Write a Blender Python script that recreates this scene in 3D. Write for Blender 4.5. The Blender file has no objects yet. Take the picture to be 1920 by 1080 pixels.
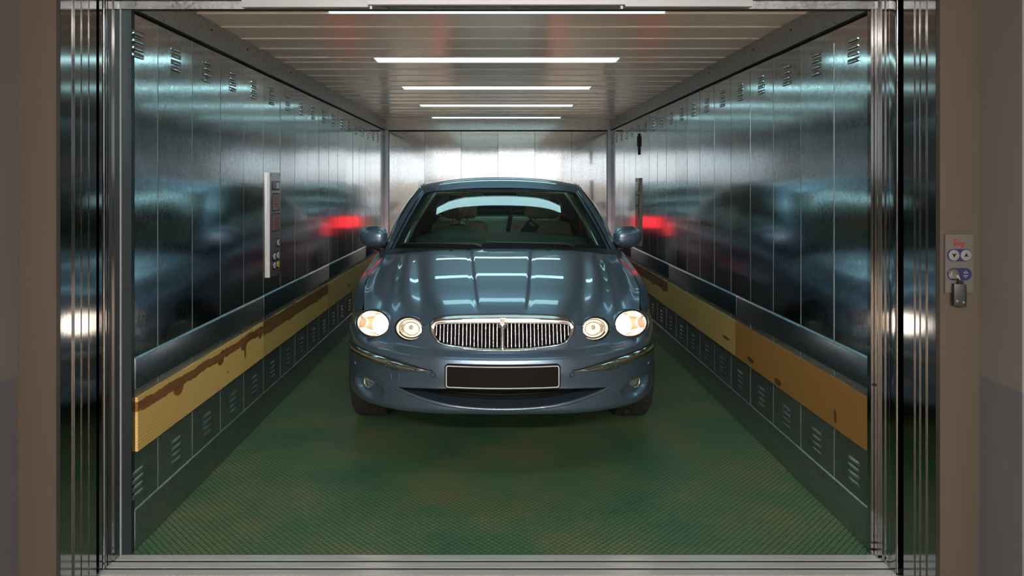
import bpy, bmesh, math, random
import numpy as np
from mathutils import Vector, Matrix

random.seed(7)
rng = np.random.default_rng(7)
SC = bpy.context.scene
COL = SC.collection
PI = math.pi

# ------------------------------------------------------------------ camera, world, exposure
FPX = 1280.0                       # focal length in pixels of the 1920 wide frame
CAMZ = 1.333
cam_data = bpy.data.cameras.new('camera')
cam_data.sensor_width = 36.0
cam_data.sensor_fit = 'HORIZONTAL'
cam_data.lens = 36.0 * FPX / 1920.0
cam_data.shift_x = 30.0 / 1920.0
cam_data.shift_y = -197.0 / 1920.0
cam_data.clip_start = 0.05
cam = bpy.data.objects.new('camera', cam_data)
cam.location = (0, 0, CAMZ)
cam.rotation_euler = (PI / 2, 0, 0)
COL.objects.link(cam)
SC.camera = cam

world = bpy.data.worlds.new('world')
SC.world = world
world.use_nodes = True
world.node_tree.nodes['Background'].inputs[0].default_value = (0.02, 0.022, 0.025, 1)
world.node_tree.nodes['Background'].inputs[1].default_value = 1.0

SC.view_settings.view_transform = 'Standard'
SC.view_settings.look = 'None'
SC.view_settings.exposure = 0.0
SC.view_settings.gamma = 1.0
SC.view_settings.use_curve_mapping = False
SC.cycles.max_bounces = 14
SC.cycles.glossy_bounces = 7
SC.cycles.diffuse_bounces = 4
SC.cycles.transparent_max_bounces = 16
SC.cycles.sample_clamp_indirect = 6.0

STRIP_L = 6.5                      # radiance of the ceiling light diffusers
ASSUMED_WINDOW_L = 2.1                     # radiance of the assumed, unseen hall window behind the camera
HEAD_L = 7.0
HALL_FILL_L = 290.0                      # radiance of the added fill lamps under the hall ceiling
TAIL_L = 3.6

# ------------------------------------------------------------------ materials
def new_mat(name):
    m = bpy.data.materials.new(name)
    m.use_nodes = True
    nt = m.node_tree
    return m, nt, nt.nodes['Principled BSDF']

def mat(name, color, rough=0.5, metal=0.0, spec=0.5, coat=0.0, coat_rough=0.03, emit=None, strength=0.0):
    m, nt, b = new_mat(name)
    b.inputs['Base Color'].default_value = (*color, 1)
    b.inputs['Roughness'].default_value = rough
    b.inputs['Metallic'].default_value = metal
    b.inputs['Specular IOR Level'].default_value = spec
    b.inputs['Coat Weight'].default_value = coat
    b.inputs['Coat Roughness'].default_value = coat_rough
    if emit:
        b.inputs['Emission Color'].default_value = (*emit, 1)
        b.inputs['Emission Strength'].default_value = strength
    return m

def node(nt, kind, **kw):
    n = nt.nodes.new(kind)
    for k, v in kw.items():
        if k.startswith('i_'):
            key = k[2:]
            key = int(key) if key.isdigit() else key.replace('_', ' ')
            n.inputs[key].default_value = v
        else:
            setattr(n, k, v)
    return n

def objcoord(nt, scale=(1, 1, 1), rot=(0, 0, 0), kind='Object'):
    tc = node(nt, 'ShaderNodeTexCoord')
    mp = node(nt, 'ShaderNodeMapping')
    mp.inputs['Scale'].default_value = scale
    mp.inputs['Rotation'].default_value = rot
    nt.links.new(tc.outputs[kind], mp.inputs['Vector'])
    return mp.outputs['Vector']

def ramp(nt, fac, stops):
    r = node(nt, 'ShaderNodeValToRGB')
    els = r.color_ramp.elements
    while len(els) < len(stops):
        els.new(0.5)
    for e, (p, c) in zip(els, stops):
        e.position = p
        e.color = (*c, 1) if len(c) == 3 else c
    nt.links.new(fac, r.inputs['Fac'])
    return r.outputs['Color']

def emission(name, color, strength):
    m = bpy.data.materials.new(name)
    m.use_nodes = True
    nt = m.node_tree
    nt.nodes.clear()
    e = node(nt, 'ShaderNodeEmission')
    e.inputs[0].default_value = (*color, 1)
    e.inputs[1].default_value = strength
    o = node(nt, 'ShaderNodeOutputMaterial')
    nt.links.new(e.outputs[0], o.inputs[0])
    return m

def thin_glass(name, tint, boost=1.6, rough=0.0):
    m = bpy.data.materials.new(name)
    m.use_nodes = True
    nt = m.node_tree
    nt.nodes.clear()
    t = node(nt, 'ShaderNodeBsdfTransparent')
    t.inputs[0].default_value = (*tint, 1)
    g = node(nt, 'ShaderNodeBsdfGlossy')
    g.inputs['Color'].default_value = (1, 1, 1, 1)
    g.inputs['Roughness'].default_value = rough
    f = node(nt, 'ShaderNodeFresnel')
    f.inputs['IOR'].default_value = 1.5
    mu = node(nt, 'ShaderNodeMath', operation='MULTIPLY', use_clamp=True)
    mu.inputs[1].default_value = boost
    mx = node(nt, 'ShaderNodeMixShader')
    o = node(nt, 'ShaderNodeOutputMaterial')
    nt.links.new(f.outputs[0], mu.inputs[0])
    nt.links.new(mu.outputs[0], mx.inputs[0])
    nt.links.new(t.outputs[0], mx.inputs[1])
    nt.links.new(g.outputs[0], mx.inputs[2])
    nt.links.new(mx.outputs[0], o.inputs[0])
    return m

def galvanised(name, color, rough, spangle=0.05, wave=0.0007, streak=0.04, mottle=0.86):
    """Zinc coated sheet: spangle flecks, slow sheet waviness and vertical wipe marks."""
    m, nt, b = new_mat(name)
    b.inputs['Metallic'].default_value = 1.0
    co = objcoord(nt, (1, 1, 1), kind='Object')
    vor = node(nt, 'ShaderNodeTexVoronoi', i_Scale=120.0)
    nt.links.new(co, vor.inputs['Vector'])
    sep = node(nt, 'ShaderNodeSeparateColor')
    nt.links.new(vor.outputs['Color'], sep.inputs[0])
    st = node(nt, 'ShaderNodeTexNoise', i_Scale=1.0, i_Detail=4.0)
    nt.links.new(objcoord(nt, (14, 14, 0.7)), st.inputs['Vector'])
    big = node(nt, 'ShaderNodeTexNoise', i_Scale=24.0, i_Detail=6.0, i_Roughness=0.7)
    nt.links.new(co, big.inputs['Vector'])
    oi = node(nt, 'ShaderNodeObjectInfo')
    # roughness
    r1 = node(nt, 'ShaderNodeMapRange', i_To_Min=rough - spangle, i_To_Max=rough + spangle)
    nt.links.new(sep.outputs[0], r1.inputs['Value'])
    r2 = node(nt, 'ShaderNodeMath', operation='MULTIPLY_ADD', use_clamp=True)
    nt.links.new(st.outputs['Fac'], r2.inputs[0])
    r2.inputs[1].default_value = streak * 2
    nt.links.new(r1.outputs[0], r2.inputs[2])
    nt.links.new(r2.outputs[0], b.inputs['Roughness'])
    # colour
    c1 = node(nt, 'ShaderNodeMapRange', i_To_Min=0.88, i_To_Max=1.06)
    nt.links.new(sep.outputs[1], c1.inputs['Value'])
    c2 = node(nt, 'ShaderNodeMapRange', i_From_Min=0.3, i_From_Max=0.62, i_To_Min=mottle, i_To_Max=1.05)
    nt.links.new(big.outputs['Fac'], c2.inputs['Value'])
    c3 = node(nt, 'ShaderNodeMath', operation='MULTIPLY')
    nt.links.new(c1.outputs[0], c3.inputs[0])
    nt.links.new(c2.outputs[0], c3.inputs[1])
    c4 = node(nt, 'ShaderNodeMapRange', i_To_Min=0.9, i_To_Max=1.08)
    nt.links.new(oi.outputs['Random'], c4.inputs['Value'])
    c5 = node(nt, 'ShaderNodeMath', operation='MULTIPLY')
    nt.links.new(c3.outputs[0], c5.inputs[0])
    nt.links.new(c4.outputs[0], c5.inputs[1])
    vm = node(nt, 'ShaderNodeVectorMath', operation='SCALE')
    vm.inputs[0].default_value = color
    nt.links.new(c5.outputs[0], vm.inputs['Scale'])
    nt.links.new(vm.outputs[0], b.inputs['Base Color'])
    # waviness
    wv = node(nt, 'ShaderNodeTexNoise', i_Scale=1.0, i_Detail=1.0)
    nt.links.new(objcoord(nt, (3.5, 3.5, 2.2)), wv.inputs['Vector'])
    bp = node(nt, 'ShaderNodeBump', i_Strength=1.0, i_Distance=wave)
    nt.links.new(wv.outputs['Fac'], bp.inputs['Height'])
    bp2 = node(nt, 'ShaderNodeBump', i_Strength=0.05, i_Distance=0.0004)
    nt.links.new(sep.outputs[2], bp2.inputs['Height'])
    nt.links.new(bp.outputs[0], bp2.inputs['Normal'])
    nt.links.new(bp2.outputs[0], b.inputs['Normal'])
    return m

def brushed(name, color, rough):
    m, nt, b = new_mat(name)
    b.inputs['Metallic'].default_value = 1.0
    b.inputs['Base Color'].default_value = (*color, 1)
    nz = node(nt, 'ShaderNodeTexNoise', i_Scale=1.0, i_Detail=3.0)
    nt.links.new(objcoord(nt, (160, 160, 1.2)), nz.inputs['Vector'])
    mr = node(nt, 'ShaderNodeMapRange', i_To_Min=rough - 0.03, i_To_Max=rough + 0.05)
    nt.links.new(nz.outputs['Fac'], mr.inputs['Value'])
    nt.links.new(mr.outputs[0], b.inputs['Roughness'])
    bp = node(nt, 'ShaderNodeBump', i_Strength=0.08, i_Distance=0.001)
    nt.links.new(nz.outputs['Fac'], bp.inputs['Height'])
    nt.links.new(bp.outputs[0], b.inputs['Normal'])
    return m

def floor_plate():
    """Green painted steel with a small raised diamond tread."""
    m, nt, b = new_mat('green_tread_plate')
    tc = node(nt, 'ShaderNodeTexCoord')
    sp = node(nt, 'ShaderNodeSeparateXYZ')
    nt.links.new(tc.outputs['Object'], sp.inputs[0])
    S = 0.0192
    masks = []
    for op in ('ADD', 'SUBTRACT'):
        a = node(nt, 'ShaderNodeMath', operation=op)
        nt.links.new(sp.outputs[0], a.inputs[0])
        nt.links.new(sp.outputs[1], a.inputs[1])
        d = node(nt, 'ShaderNodeMath', operation='DIVIDE')
        nt.links.new(a.outputs[0], d.inputs[0])
        d.inputs[1].default_value = S * 1.4142
        fr = node(nt, 'ShaderNodeMath', operation='FRACT')
        nt.links.new(d.outputs[0], fr.inputs[0])
        sb = node(nt, 'ShaderNodeMath', operation='SUBTRACT')
        nt.links.new(fr.outputs[0], sb.inputs[0])
        sb.inputs[1].default_value = 0.5
        ab = node(nt, 'ShaderNodeMath', operation='ABSOLUTE')
        nt.links.new(sb.outputs[0], ab.inputs[0])
        mr = node(nt, 'ShaderNodeMapRange', interpolation_type='SMOOTHSTEP', i_From_Min=0.02, i_From_Max=0.13, i_To_Min=1.0, i_To_Max=0.0)
        nt.links.new(ab.outputs[0], mr.inputs['Value'])
        masks.append(mr.outputs[0])
    mx = node(nt, 'ShaderNodeMath', operation='MAXIMUM')
    nt.links.new(masks[0], mx.inputs[0])
    nt.links.new(masks[1], mx.inputs[1])
    nz = node(nt, 'ShaderNodeTexNoise', i_Scale=2.3, i_Detail=4.0, i_Roughness=0.6)
    nt.links.new(tc.outputs['Object'], nz.inputs['Vector'])
    base = ramp(nt, nz.outputs['Fac'], [(0.30, (0.045, 0.128, 0.066)), (0.48, (0.078, 0.156, 0.072)), (0.62, (0.130, 0.164, 0.078)), (0.78, (0.155, 0.135, 0.088))])
    mc = node(nt, 'ShaderNodeMix', data_type='RGBA', blend_type='MIX')
    nt.links.new(base, mc.inputs['A'])
    mc.inputs['B'].default_value = (0.012, 0.020, 0.012, 1)
    f = node(nt, 'ShaderNodeMath', operation='MULTIPLY')
    f.inputs[1].default_value = 0.55
    nt.links.new(mx.outputs[0], f.inputs[0])
    nt.links.new(f.outputs[0], mc.inputs['Factor'])
    nt.links.new(mc.outputs['Result'], b.inputs['Base Color'])
    bp = node(nt, 'ShaderNodeBump', i_Strength=0.9, i_Distance=0.0035, invert=True)
    nt.links.new(mx.outputs[0], bp.inputs['Height'])
    nt.links.new(bp.outputs[0], b.inputs['Normal'])
    b.inputs['Roughness'].default_value = 0.42
    b.inputs['Specular IOR Level'].default_value = 0.5
    return m

def wood(name, light, dark, band, width, seed, wob=0.05, knots=()):
    """Pine plank: fine long grain, a dark heartwood band running along it, small knots."""
    m, nt, b = new_mat(name)
    tc = node(nt, 'ShaderNodeTexCoord')
    mp = node(nt, 'ShaderNodeMapping')
    mp.inputs['Location'].default_value = (seed * 3.1, seed * 7.7, seed * 1.3)
    nt.links.new(tc.outputs['Object'], mp.inputs['Vector'])
    sp = node(nt, 'ShaderNodeSeparateXYZ')
    nt.links.new(tc.outputs['Object'], sp.inputs[0])
    # knots bend the grain
    sk = node(nt, 'ShaderNodeMapping')
    sk.inputs['Scale'].default_value = (1.0, 1.6, 5.0)
    nt.links.new(mp.outputs[0], sk.inputs['Vector'])
    n1 = node(nt, 'ShaderNodeTexNoise', i_Scale=1.5, i_Detail=2.0)
    nt.links.new(sk.outputs[0], n1.inputs['Vector'])
    zz = node(nt, 'ShaderNodeMath', operation='MULTIPLY_ADD')
    nt.links.new(n1.outputs['Fac'], zz.inputs[0])
    zz.inputs[1].default_value = wob
    nt.links.new(sp.outputs[2], zz.inputs[2])
    fr = node(nt, 'ShaderNodeMath', operation='MULTIPLY')
    nt.links.new(zz.outputs[0], fr.inputs[0])
    fr.inputs[1].default_value = 760.0
    sn = node(nt, 'ShaderNodeMath', operation='SINE')
    nt.links.new(fr.outputs[0], sn.inputs[0])
    g = node(nt, 'ShaderNodeMapRange', i_From_Min=-1.0, i_From_Max=1.0, i_To_Min=0.0, i_To_Max=1.0)
    nt.links.new(sn.outputs[0], g.inputs['Value'])
    lc = ramp(nt, g.outputs[0], [(0.0, tuple(c * 0.80 for c in light)), (0.45, light), (1.0, tuple(min(1, c * 1.12) for c in light))])
    # heartwood band
    mpb = node(nt, 'ShaderNodeMapping')
    mpb.inputs['Scale'].default_value = (1, 1.0, 1)
    nt.links.new(mp.outputs[0], mpb.inputs['Vector'])
    n2 = node(nt, 'ShaderNodeTexNoise', i_Scale=9.0, i_Detail=4.0, i_Roughness=0.65)
    nt.links.new(mpb.outputs[0], n2.inputs['Vector'])
    bz = node(nt, 'ShaderNodeMath', operation='MULTIPLY_ADD')
    nt.links.new(n2.outputs['Fac'], bz.inputs[0])
    bz.inputs[1].default_value = 0.05
    nt.links.new(sp.outputs[2], bz.inputs[2])
    d = node(nt, 'ShaderNodeMath', operation='SUBTRACT')
    nt.links.new(bz.outputs[0], d.inputs[0])
    d.inputs[1].default_value = band + 0.025
    ab = node(nt, 'ShaderNodeMath', operation='ABSOLUTE')
    nt.links.new(d.outputs[0], ab.inputs[0])
    mk = node(nt, 'ShaderNodeMapRange', interpolation_type='SMOOTHSTEP', i_From_Min=width * 0.86, i_From_Max=width * 1.06, i_To_Min=1.0, i_To_Max=0.0)
    nt.links.new(ab.outputs[0], mk.inputs['Value'])
    fac = mk.outputs[0]
    for ky, kz, ry, rz in knots:
        wv = node(nt, 'ShaderNodeMapping')
        wv.inputs['Location'].default_value = (0, -ky / ry, -kz / rz)
        wv.inputs['Scale'].default_value = (0, 1 / ry, 1 / rz)
        nt.links.new(tc.outputs['Object'], wv.inputs['Vector'])
        ln = node(nt, 'ShaderNodeVectorMath', operation='LENGTH')
        nt.links.new(wv.outputs[0], ln.inputs[0])
        ad = node(nt, 'ShaderNodeMath', operation='MULTIPLY_ADD')
        nt.links.new(n2.outputs['Fac'], ad.inputs[0])
        ad.inputs[1].default_value = 0.9
        nt.links.new(ln.outputs['Value'], ad.inputs[2])
        km = node(nt, 'ShaderNodeMapRange', interpolation_type='SMOOTHSTEP', i_From_Min=1.25, i_From_Max=1.5, i_To_Min=1.0, i_To_Max=0.0)
        nt.links.new(ad.outputs[0], km.inputs['Value'])
        mm = node(nt, 'ShaderNodeMath', operation='MAXIMUM')
        nt.links.new(fac, mm.inputs[0])
        nt.links.new(km.outputs[0], mm.inputs[1])
        fac = mm.outputs[0]
    mixc = node(nt, 'ShaderNodeMix', data_type='RGBA')
    nt.links.new(fac, mixc.inputs['Factor'])
    nt.links.new(lc, mixc.inputs['A'])
    dn = node(nt, 'ShaderNodeTexNoise', i_Scale=1.0, i_Detail=4.0)
    nt.links.new(objcoord(nt, (8, 5, 60)), dn.inputs['Vector'])
    dc = ramp(nt, dn.outputs['Fac'], [(0.3, tuple(c * 0.55 for c in dark)), (0.65, dark)])
    nt.links.new(dc, mixc.inputs['B'])
    nt.links.new(mixc.outputs['Result'], b.inputs['Base Color'])
    b.inputs['Roughness'].default_value = 0.5
    bp = node(nt, 'ShaderNodeBump', i_Strength=0.15, i_Distance=0.001)
    nt.links.new(g.outputs[0], bp.inputs['Height'])
    nt.links.new(bp.outputs[0], b.inputs['Normal'])
    return m

def noisy(name, c1, c2, scale, rough, metal=0.0, spec=0.4, bump=0.0, stretch=(1, 1, 1)):
    m, nt, b = new_mat(name)
    nz = node(nt, 'ShaderNodeTexNoise', i_Scale=scale, i_Detail=5.0)
    nt.links.new(objcoord(nt, stretch), nz.inputs['Vector'])
    nt.links.new(ramp(nt, nz.outputs['Fac'], [(0.32, c1), (0.68, c2)]), b.inputs['Base Color'])
    b.inputs['Roughness'].default_value = rough
    b.inputs['Metallic'].default_value = metal
    b.inputs['Specular IOR Level'].default_value = spec
    if bump:
        bp = node(nt, 'ShaderNodeBump', i_Strength=bump, i_Distance=0.002)
        nt.links.new(nz.outputs['Fac'], bp.inputs['Height'])
        nt.links.new(bp.outputs[0], b.inputs['Normal'])
    return m

def car_paint():
    m, nt, b = new_mat('metallic_blue_grey_paint')
    vor = node(nt, 'ShaderNodeTexVoronoi', i_Scale=2200.0)
    nt.links.new(objcoord(nt), vor.inputs['Vector'])
    sep = node(nt, 'ShaderNodeSeparateColor')
    nt.links.new(vor.outputs['Color'], sep.inputs[0])
    nt.links.new(ramp(nt, sep.outputs[0], [(0.0, (0.115, 0.170, 0.240)), (1.0, (0.158, 0.228, 0.314))]), b.inputs['Base Color'])
    b.inputs['Metallic'].default_value = 0.72
    b.inputs['Roughness'].default_value = 0.34
    b.inputs['Coat Weight'].default_value = 1.0
    b.inputs['Coat Roughness'].default_value = 0.012
    b.inputs['Coat IOR'].default_value = 1.45
    return m

M = {}
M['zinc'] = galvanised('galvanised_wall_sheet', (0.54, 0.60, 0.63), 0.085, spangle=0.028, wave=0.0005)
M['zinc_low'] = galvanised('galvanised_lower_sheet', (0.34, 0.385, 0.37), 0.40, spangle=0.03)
M['zinc_back'] = galvanised('galvanised_back_sheet', (0.64, 0.65, 0.66), 0.06, spangle=0.012, wave=0.0006, streak=0.02, mottle=0.97)
M['zinc_mid'] = galvanised('galvanised_guard_channel', (0.26, 0.31, 0.35), 0.30, spangle=0.03)
M['zinc_trim'] = galvanised('galvanised_trim', (0.40, 0.42, 0.43), 0.34, spangle=0.1)
M['steel'] = brushed('brushed_stainless', (0.34, 0.34, 0.34), 0.09)
M['alu'] = noisy('sill_aluminium', (0.50, 0.50, 0.50), (0.60, 0.60, 0.60), 8.0, 0.3, metal=0.35, spec=0.6, stretch=(0.4, 12, 1))
M['pale_steel'] = mat('pale_painted_steel', (0.42, 0.43, 0.46), 0.4, 0.2)
M['white_post'] = mat('white_corner_post', (0.80, 0.84, 0.88), 0.4)
M['dark_plate'] = mat('dark_bronze_plate', (0.07, 0.065, 0.06), 0.35, 0.5)
M['dark_steel'] = mat('dark_return_steel', (0.045, 0.062, 0.07), 0.4, 0.8)
M['dark'] = mat('dark_recess', (0.012, 0.011, 0.010), 0.7)
M['floor'] = floor_plate()
M['ceil'] = noisy('beige_ceiling_sheet', (0.80, 0.67, 0.55), (0.84, 0.71, 0.59), 3.0, 0.2, metal=0.15, spec=0.8, stretch=(0.3, 3, 3))
M['ceil_joint'] = mat('ceiling_joint_bead', (0.92, 0.89, 0.84), 0.4)
M['diffuser'] = emission('fluorescent_diffuser', (0.54, 0.96, 1.0), STRIP_L)
M['white_metal'] = mat('white_enamel', (0.7, 0.74, 0.73), 0.35)
M['plaster'] = noisy('grey_plaster', (0.17, 0.16, 0.148), (0.185, 0.175, 0.163), 3.0, 0.8, spec=0.2, bump=0.05)
M['dado'] = noisy('blue_grey_dado_paint', (0.125, 0.128, 0.140), (0.14, 0.144, 0.157), 5.0, 0.6, spec=0.3, stretch=(3, 3, 0.6))
M['frame'] = noisy('beige_door_frame', (0.088, 0.070, 0.055), (0.098, 0.079, 0.062), 1.5, 0.42, metal=0.25, spec=0.5, stretch=(6, 6, 0.6))
M['concrete'] = noisy('hall_floor_paint', (0.50, 0.40, 0.30), (0.58, 0.47, 0.36), 2.0, 0.6)
M['hall_fill'] = emission('hall_fill_glow', (1.0, 0.93, 0.86), HALL_FILL_L)
M['window'] = emission('assumed_daylight_pane', (0.98, 0.99, 1.0), ASSUMED_WINDOW_L)  # glow of the assumed window, lights the bright band on the back wall
M['seam'] = mat('pale_seam_glint', (0.55, 0.58, 0.58), 0.5, 0.2)  # pale colour imitates light caught on the sheet edges
M['wood_a'] = wood('pine_with_dark_band', (0.66, 0.42, 0.13), (0.26, 0.10, 0.026), 0.060, 0.021, 1.0,
                   knots=((-0.35, 0.040, 0.050, 0.036), (0.075, 0.044, 0.040, 0.030), (0.375, 0.040, 0.045, 0.030), (0.39, 0.005, 0.014, 0.045), (0.62, 0.045, 0.04, 0.030), (0.16, -0.04, 0.008, 0.006)))
M['wood_b'] = wood('pine_half_dark', (0.50, 0.33, 0.10), (0.20, 0.09, 0.028), 0.058, 0.042, 2.0)
M['wood_c'] = wood('orange_pine', (0.30, 0.145, 0.034), (0.12, 0.045, 0.012), -0.3, 0.008, 3.0,
                   knots=((-0.45, -0.05, 0.012, 0.030), (0.10, -0.075, 0.04, 0.016), (0.45, -0.06, 0.05, 0.014)))
M['wood_d'] = wood('yellow_pine', (0.44, 0.29, 0.095), (0.16, 0.08, 0.03), 0.3, 0.01, 4.0, knots=((-0.6, -0.03, 0.06, 0.012),))
M['paint'] = car_paint()
M['chrome'] = mat('chrome', (0.82, 0.81, 0.80), 0.06, 1.0)
M['soft_chrome'] = mat('satin_chrome', (0.70, 0.69, 0.67), 0.18, 1.0)
M['black'] = mat('black_plastic', (0.012, 0.012, 0.013), 0.45)
M['gloss_black'] = mat('gloss_black', (0.008, 0.008, 0.009), 0.12)
M['plate_black'] = mat('matt_black_plate', (0.006, 0.005, 0.005), 0.6, spec=0.15)
M['rubber'] = noisy('tyre_rubber', (0.014, 0.014, 0.014), (0.024, 0.024, 0.023), 30.0, 0.75, bump=0.2)
M['windscreen'] = thin_glass('green_tinted_windscreen', (0.78, 0.93, 0.84), 0.95)
M['side_glass'] = thin_glass('tinted_side_glass', (0.62, 0.78, 0.70), 1.5)
M['lens'] = thin_glass('clear_lamp_lens', (0.97, 0.97, 0.96), 1.2)
M['lamp_lit'] = emission('headlamp_glow', (1.0, 0.93, 0.84), HEAD_L)
M['lamp_warm'] = emission('headlamp_warm_glow', (1.0, 0.85, 0.70), HEAD_L * 0.20)
M['reflector'] = mat('lamp_reflector', (0.93, 0.88, 0.80), 0.16, 1.0)
M['amber'] = mat('amber_indicator', (0.80, 0.42, 0.28), 0.25, 0.2, emit=(1.0, 0.42, 0.25), strength=0.6)
M['tail'] = emission('tail_lamp_glow', (1.0, 0.03, 0.04), TAIL_L)
M['beige'] = noisy('cream_interior_trim', (0.42, 0.45, 0.35), (0.47, 0.50, 0.39), 4.0, 0.6)
M['leather'] = noisy('cream_leather', (0.38, 0.37, 0.30), (0.44, 0.42, 0.34), 6.0, 0.5, bump=0.06)
M['dash'] = noisy('dark_green_dashboard', (0.045, 0.068, 0.058), (0.055, 0.080, 0.068), 20.0, 0.6)
M['belt'] = mat('dark_belt_webbing', (0.012, 0.016, 0.022), 0.7)
M['cabin_fill'] = emission('cabin_fill_glow', (1.0, 0.93, 0.80), 2.4)
M['skin'] = mat('skin', (0.50, 0.30, 0.23), 0.5)
M['orange'] = mat('orange_knit', (0.62, 0.16, 0.035), 0.85)
M['white_cloth'] = mat('white_cotton', (0.75, 0.75, 0.72), 0.8)
M['trousers'] = mat('dark_trousers', (0.03, 0.03, 0.04), 0.85)
M['hair'] = mat('dark_brown_hair', (0.03, 0.02, 0.014), 0.5)
M['card'] = mat('dark_green_card', (0.008, 0.030, 0.026), 0.4)
M['print_white'] = mat('pale_print', (0.6, 0.66, 0.62), 0.6)
M['red'] = mat('red_print', (0.22, 0.012, 0.014), 0.5)
M['blue'] = mat('blue_print', (0.016, 0.018, 0.075), 0.4)
M['button'] = mat('white_button', (0.50, 0.50, 0.51), 0.4)
M['grey_button'] = mat('grey_arrow_button', (0.17, 0.17, 0.172), 0.45)
M['blue_dot'] = mat('pale_blue_dot', (0.10, 0.25, 0.42), 0.3)
M['yellow'] = mat('yellow_button', (0.72, 0.52, 0.06), 0.4)
M['maroon'] = mat('maroon_plate', (0.20, 0.13, 0.12), 0.4)
M['plate_steel'] = brushed('panel_stainless', (0.50, 0.51, 0.53), 0.32)
M['call_plate'] = mat('grey_call_plate', (0.115, 0.105, 0.098), 0.4, 0.2)

# ------------------------------------------------------------------ building helpers
def empty(name, loc, label=None, cat=None, group=None, kind=None, rotz=0.0):
    o = bpy.data.objects.new(name, None)
    o.empty_display_size = 0.1
    o.location = loc
    o.rotation_euler = (0, 0, rotz)
    COL.objects.link(o)
    tag(o, label, cat, group, kind)
    return o

def tag(o, label=None, cat=None, group=None, kind=None):
    if label: o['label'] = label
    if cat: o['category'] = cat
    if group: o['group'] = group
    if kind: o['kind'] = kind
    return o

def link(name, me, mats, parent=None, loc=None):
    for m in (mats if isinstance(mats, (list, tuple)) else [mats]):
        me.materials.append(m)
    o = bpy.data.objects.new(name, me)
    COL.objects.link(o)
    if parent is not None:
        o.parent = parent
    if loc is not None:
        o.location = loc
    return o

def finish(bm, name, mats, parent=None, loc=None, smooth=True, angle=35, bevel=0.0, seg=2):
    if bevel > 0:
        es = [e for e in bm.edges if len(e.link_faces) == 2 and e.calc_face_angle(0) > 0.5]
        if es:
            bmesh.ops.bevel(bm, geom=es, offset=bevel, segments=seg, affect='EDGES', profile=0.5, clamp_overlap=True)
    me = bpy.data.meshes.new(name)
    bm.normal_update()
    bm.to_mesh(me)
    bm.free()
    if smooth:
        me.polygons.foreach_set('use_smooth', [True] * len(me.polygons))
        me.set_sharp_from_angle(angle=math.radians(angle))
    return link(name, me, mats, parent, loc)

def pymesh(name, verts, faces, mats, parent=None, loc=None, smooth=True, angle=40):
    me = bpy.data.meshes.new(name)
    me.from_pydata([tuple(map(float, v)) for v in verts], [], [tuple(int(i) for i in f) for f in faces])
    me.validate()
    me.update()
    if smooth:
        me.polygons.foreach_set('use_smooth', [True] * len(me.polygons))
        if angle < 180:
            me.set_sharp_from_angle(angle=math.radians(angle))
    return link(name, me, mats, parent, loc)

def box(bm, x0, x1, y0, y1, z0, z1, mi=0):
    vs = [bm.verts.new(p) for p in ((x0, y0, z0), (x1, y0, z0), (x1, y1, z0), (x0, y1, z0), (x0, y0, z1), (x1, y0, z1), (x1, y1, z1), (x0, y1, z1))]
    for f in ((0, 3, 2, 1), (4, 5, 6, 7), (0, 1, 5, 4), (1, 2, 6, 5), (2, 3, 7, 6), (3, 0, 4, 7)):
        bm.faces.new([vs[i] for i in f]).material_index = mi
    return vs

def add_box(name, b, m, parent=None, bevel=0.0, loc=None, seg=2):
    bm = bmesh.new()
    box(bm, *b)
    return finish(bm, name, m, parent, loc, bevel=bevel, seg=seg)

def frame_from(d):
    d = Vector(d).normalized()
    up = Vector((0, 0, 1)) if abs(d.z) < 0.95 else Vector((1, 0, 0))
    u = d.cross(up).normalized()
    v = u.cross(d).normalized()
    return u, v

def tube(bm, pts, r, seg=8, closed=False, caps=True):
    """Round tube along pts; r is one radius or one per point."""
    pts = [Vector(p) for p in pts]
    n = len(pts)
    rings = []
    for i, p in enumerate(pts):
        a = pts[(i - 1) % n] if (closed or i > 0) else p
        c = pts[(i + 1) % n] if (closed or i < n - 1) else p
        d = (c - a)
        if d.length < 1e-9: d = Vector((0, 0, 1))
        d.normalize()
        if i == 0:
            u, v = frame_from(d)
        else:
            v = (v - d * v.dot(d))
            v = v.normalized() if v.length > 1e-6 else frame_from(d)[1]
            u = d.cross(v).normalized()
        rr = r[i] if isinstance(r, (list, tuple, np.ndarray)) else r
        rings.append([bm.verts.new(p + u * (rr * math.cos(2 * PI * k / seg)) + v * (rr * math.sin(2 * PI * k / seg))) for k in range(seg)])
    m = n if closed else n - 1
    for i in range(m):
        A, B = rings[i], rings[(i + 1) % n]
        for k in range(seg):
            bm.faces.new((A[k], A[(k + 1) % seg], B[(k + 1) % seg], B[k]))
    if caps and not closed:
        bm.faces.new(list(reversed(rings[0])))
        bm.faces.new(rings[-1])

def lathe(bm, prof, axis_o, axis_d, seg=32, mi=0):
    """prof: (radius, height) along axis."""
    d = Vector(axis_d).normalized()
    u, v = frame_from(d)
    o = Vector(axis_o)
    rings = []
    for r, h in prof:
        if r < 1e-6:
            rings.append([bm.verts.new(o + d * h)])
        else:
            rings.append([bm.verts.new(o + d * h + u * (r * math.cos(2 * PI * k / seg)) + v * (r * math.sin(2 * PI * k / seg))) for k in range(seg)])
    for A, B in zip(rings[:-1], rings[1:]):
        for k in range(seg):
            a, b2 = A[k % len(A)], A[(k + 1) % len(A)]
            c, d2 = B[(k + 1) % len(B)], B[k % len(B)]
            q = []
            for w in (a, b2, c, d2):
                if w not in q: q.append(w)
            if len(q) >= 3:
                try: bm.faces.new(q).material_index = mi
                except ValueError: pass

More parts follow.
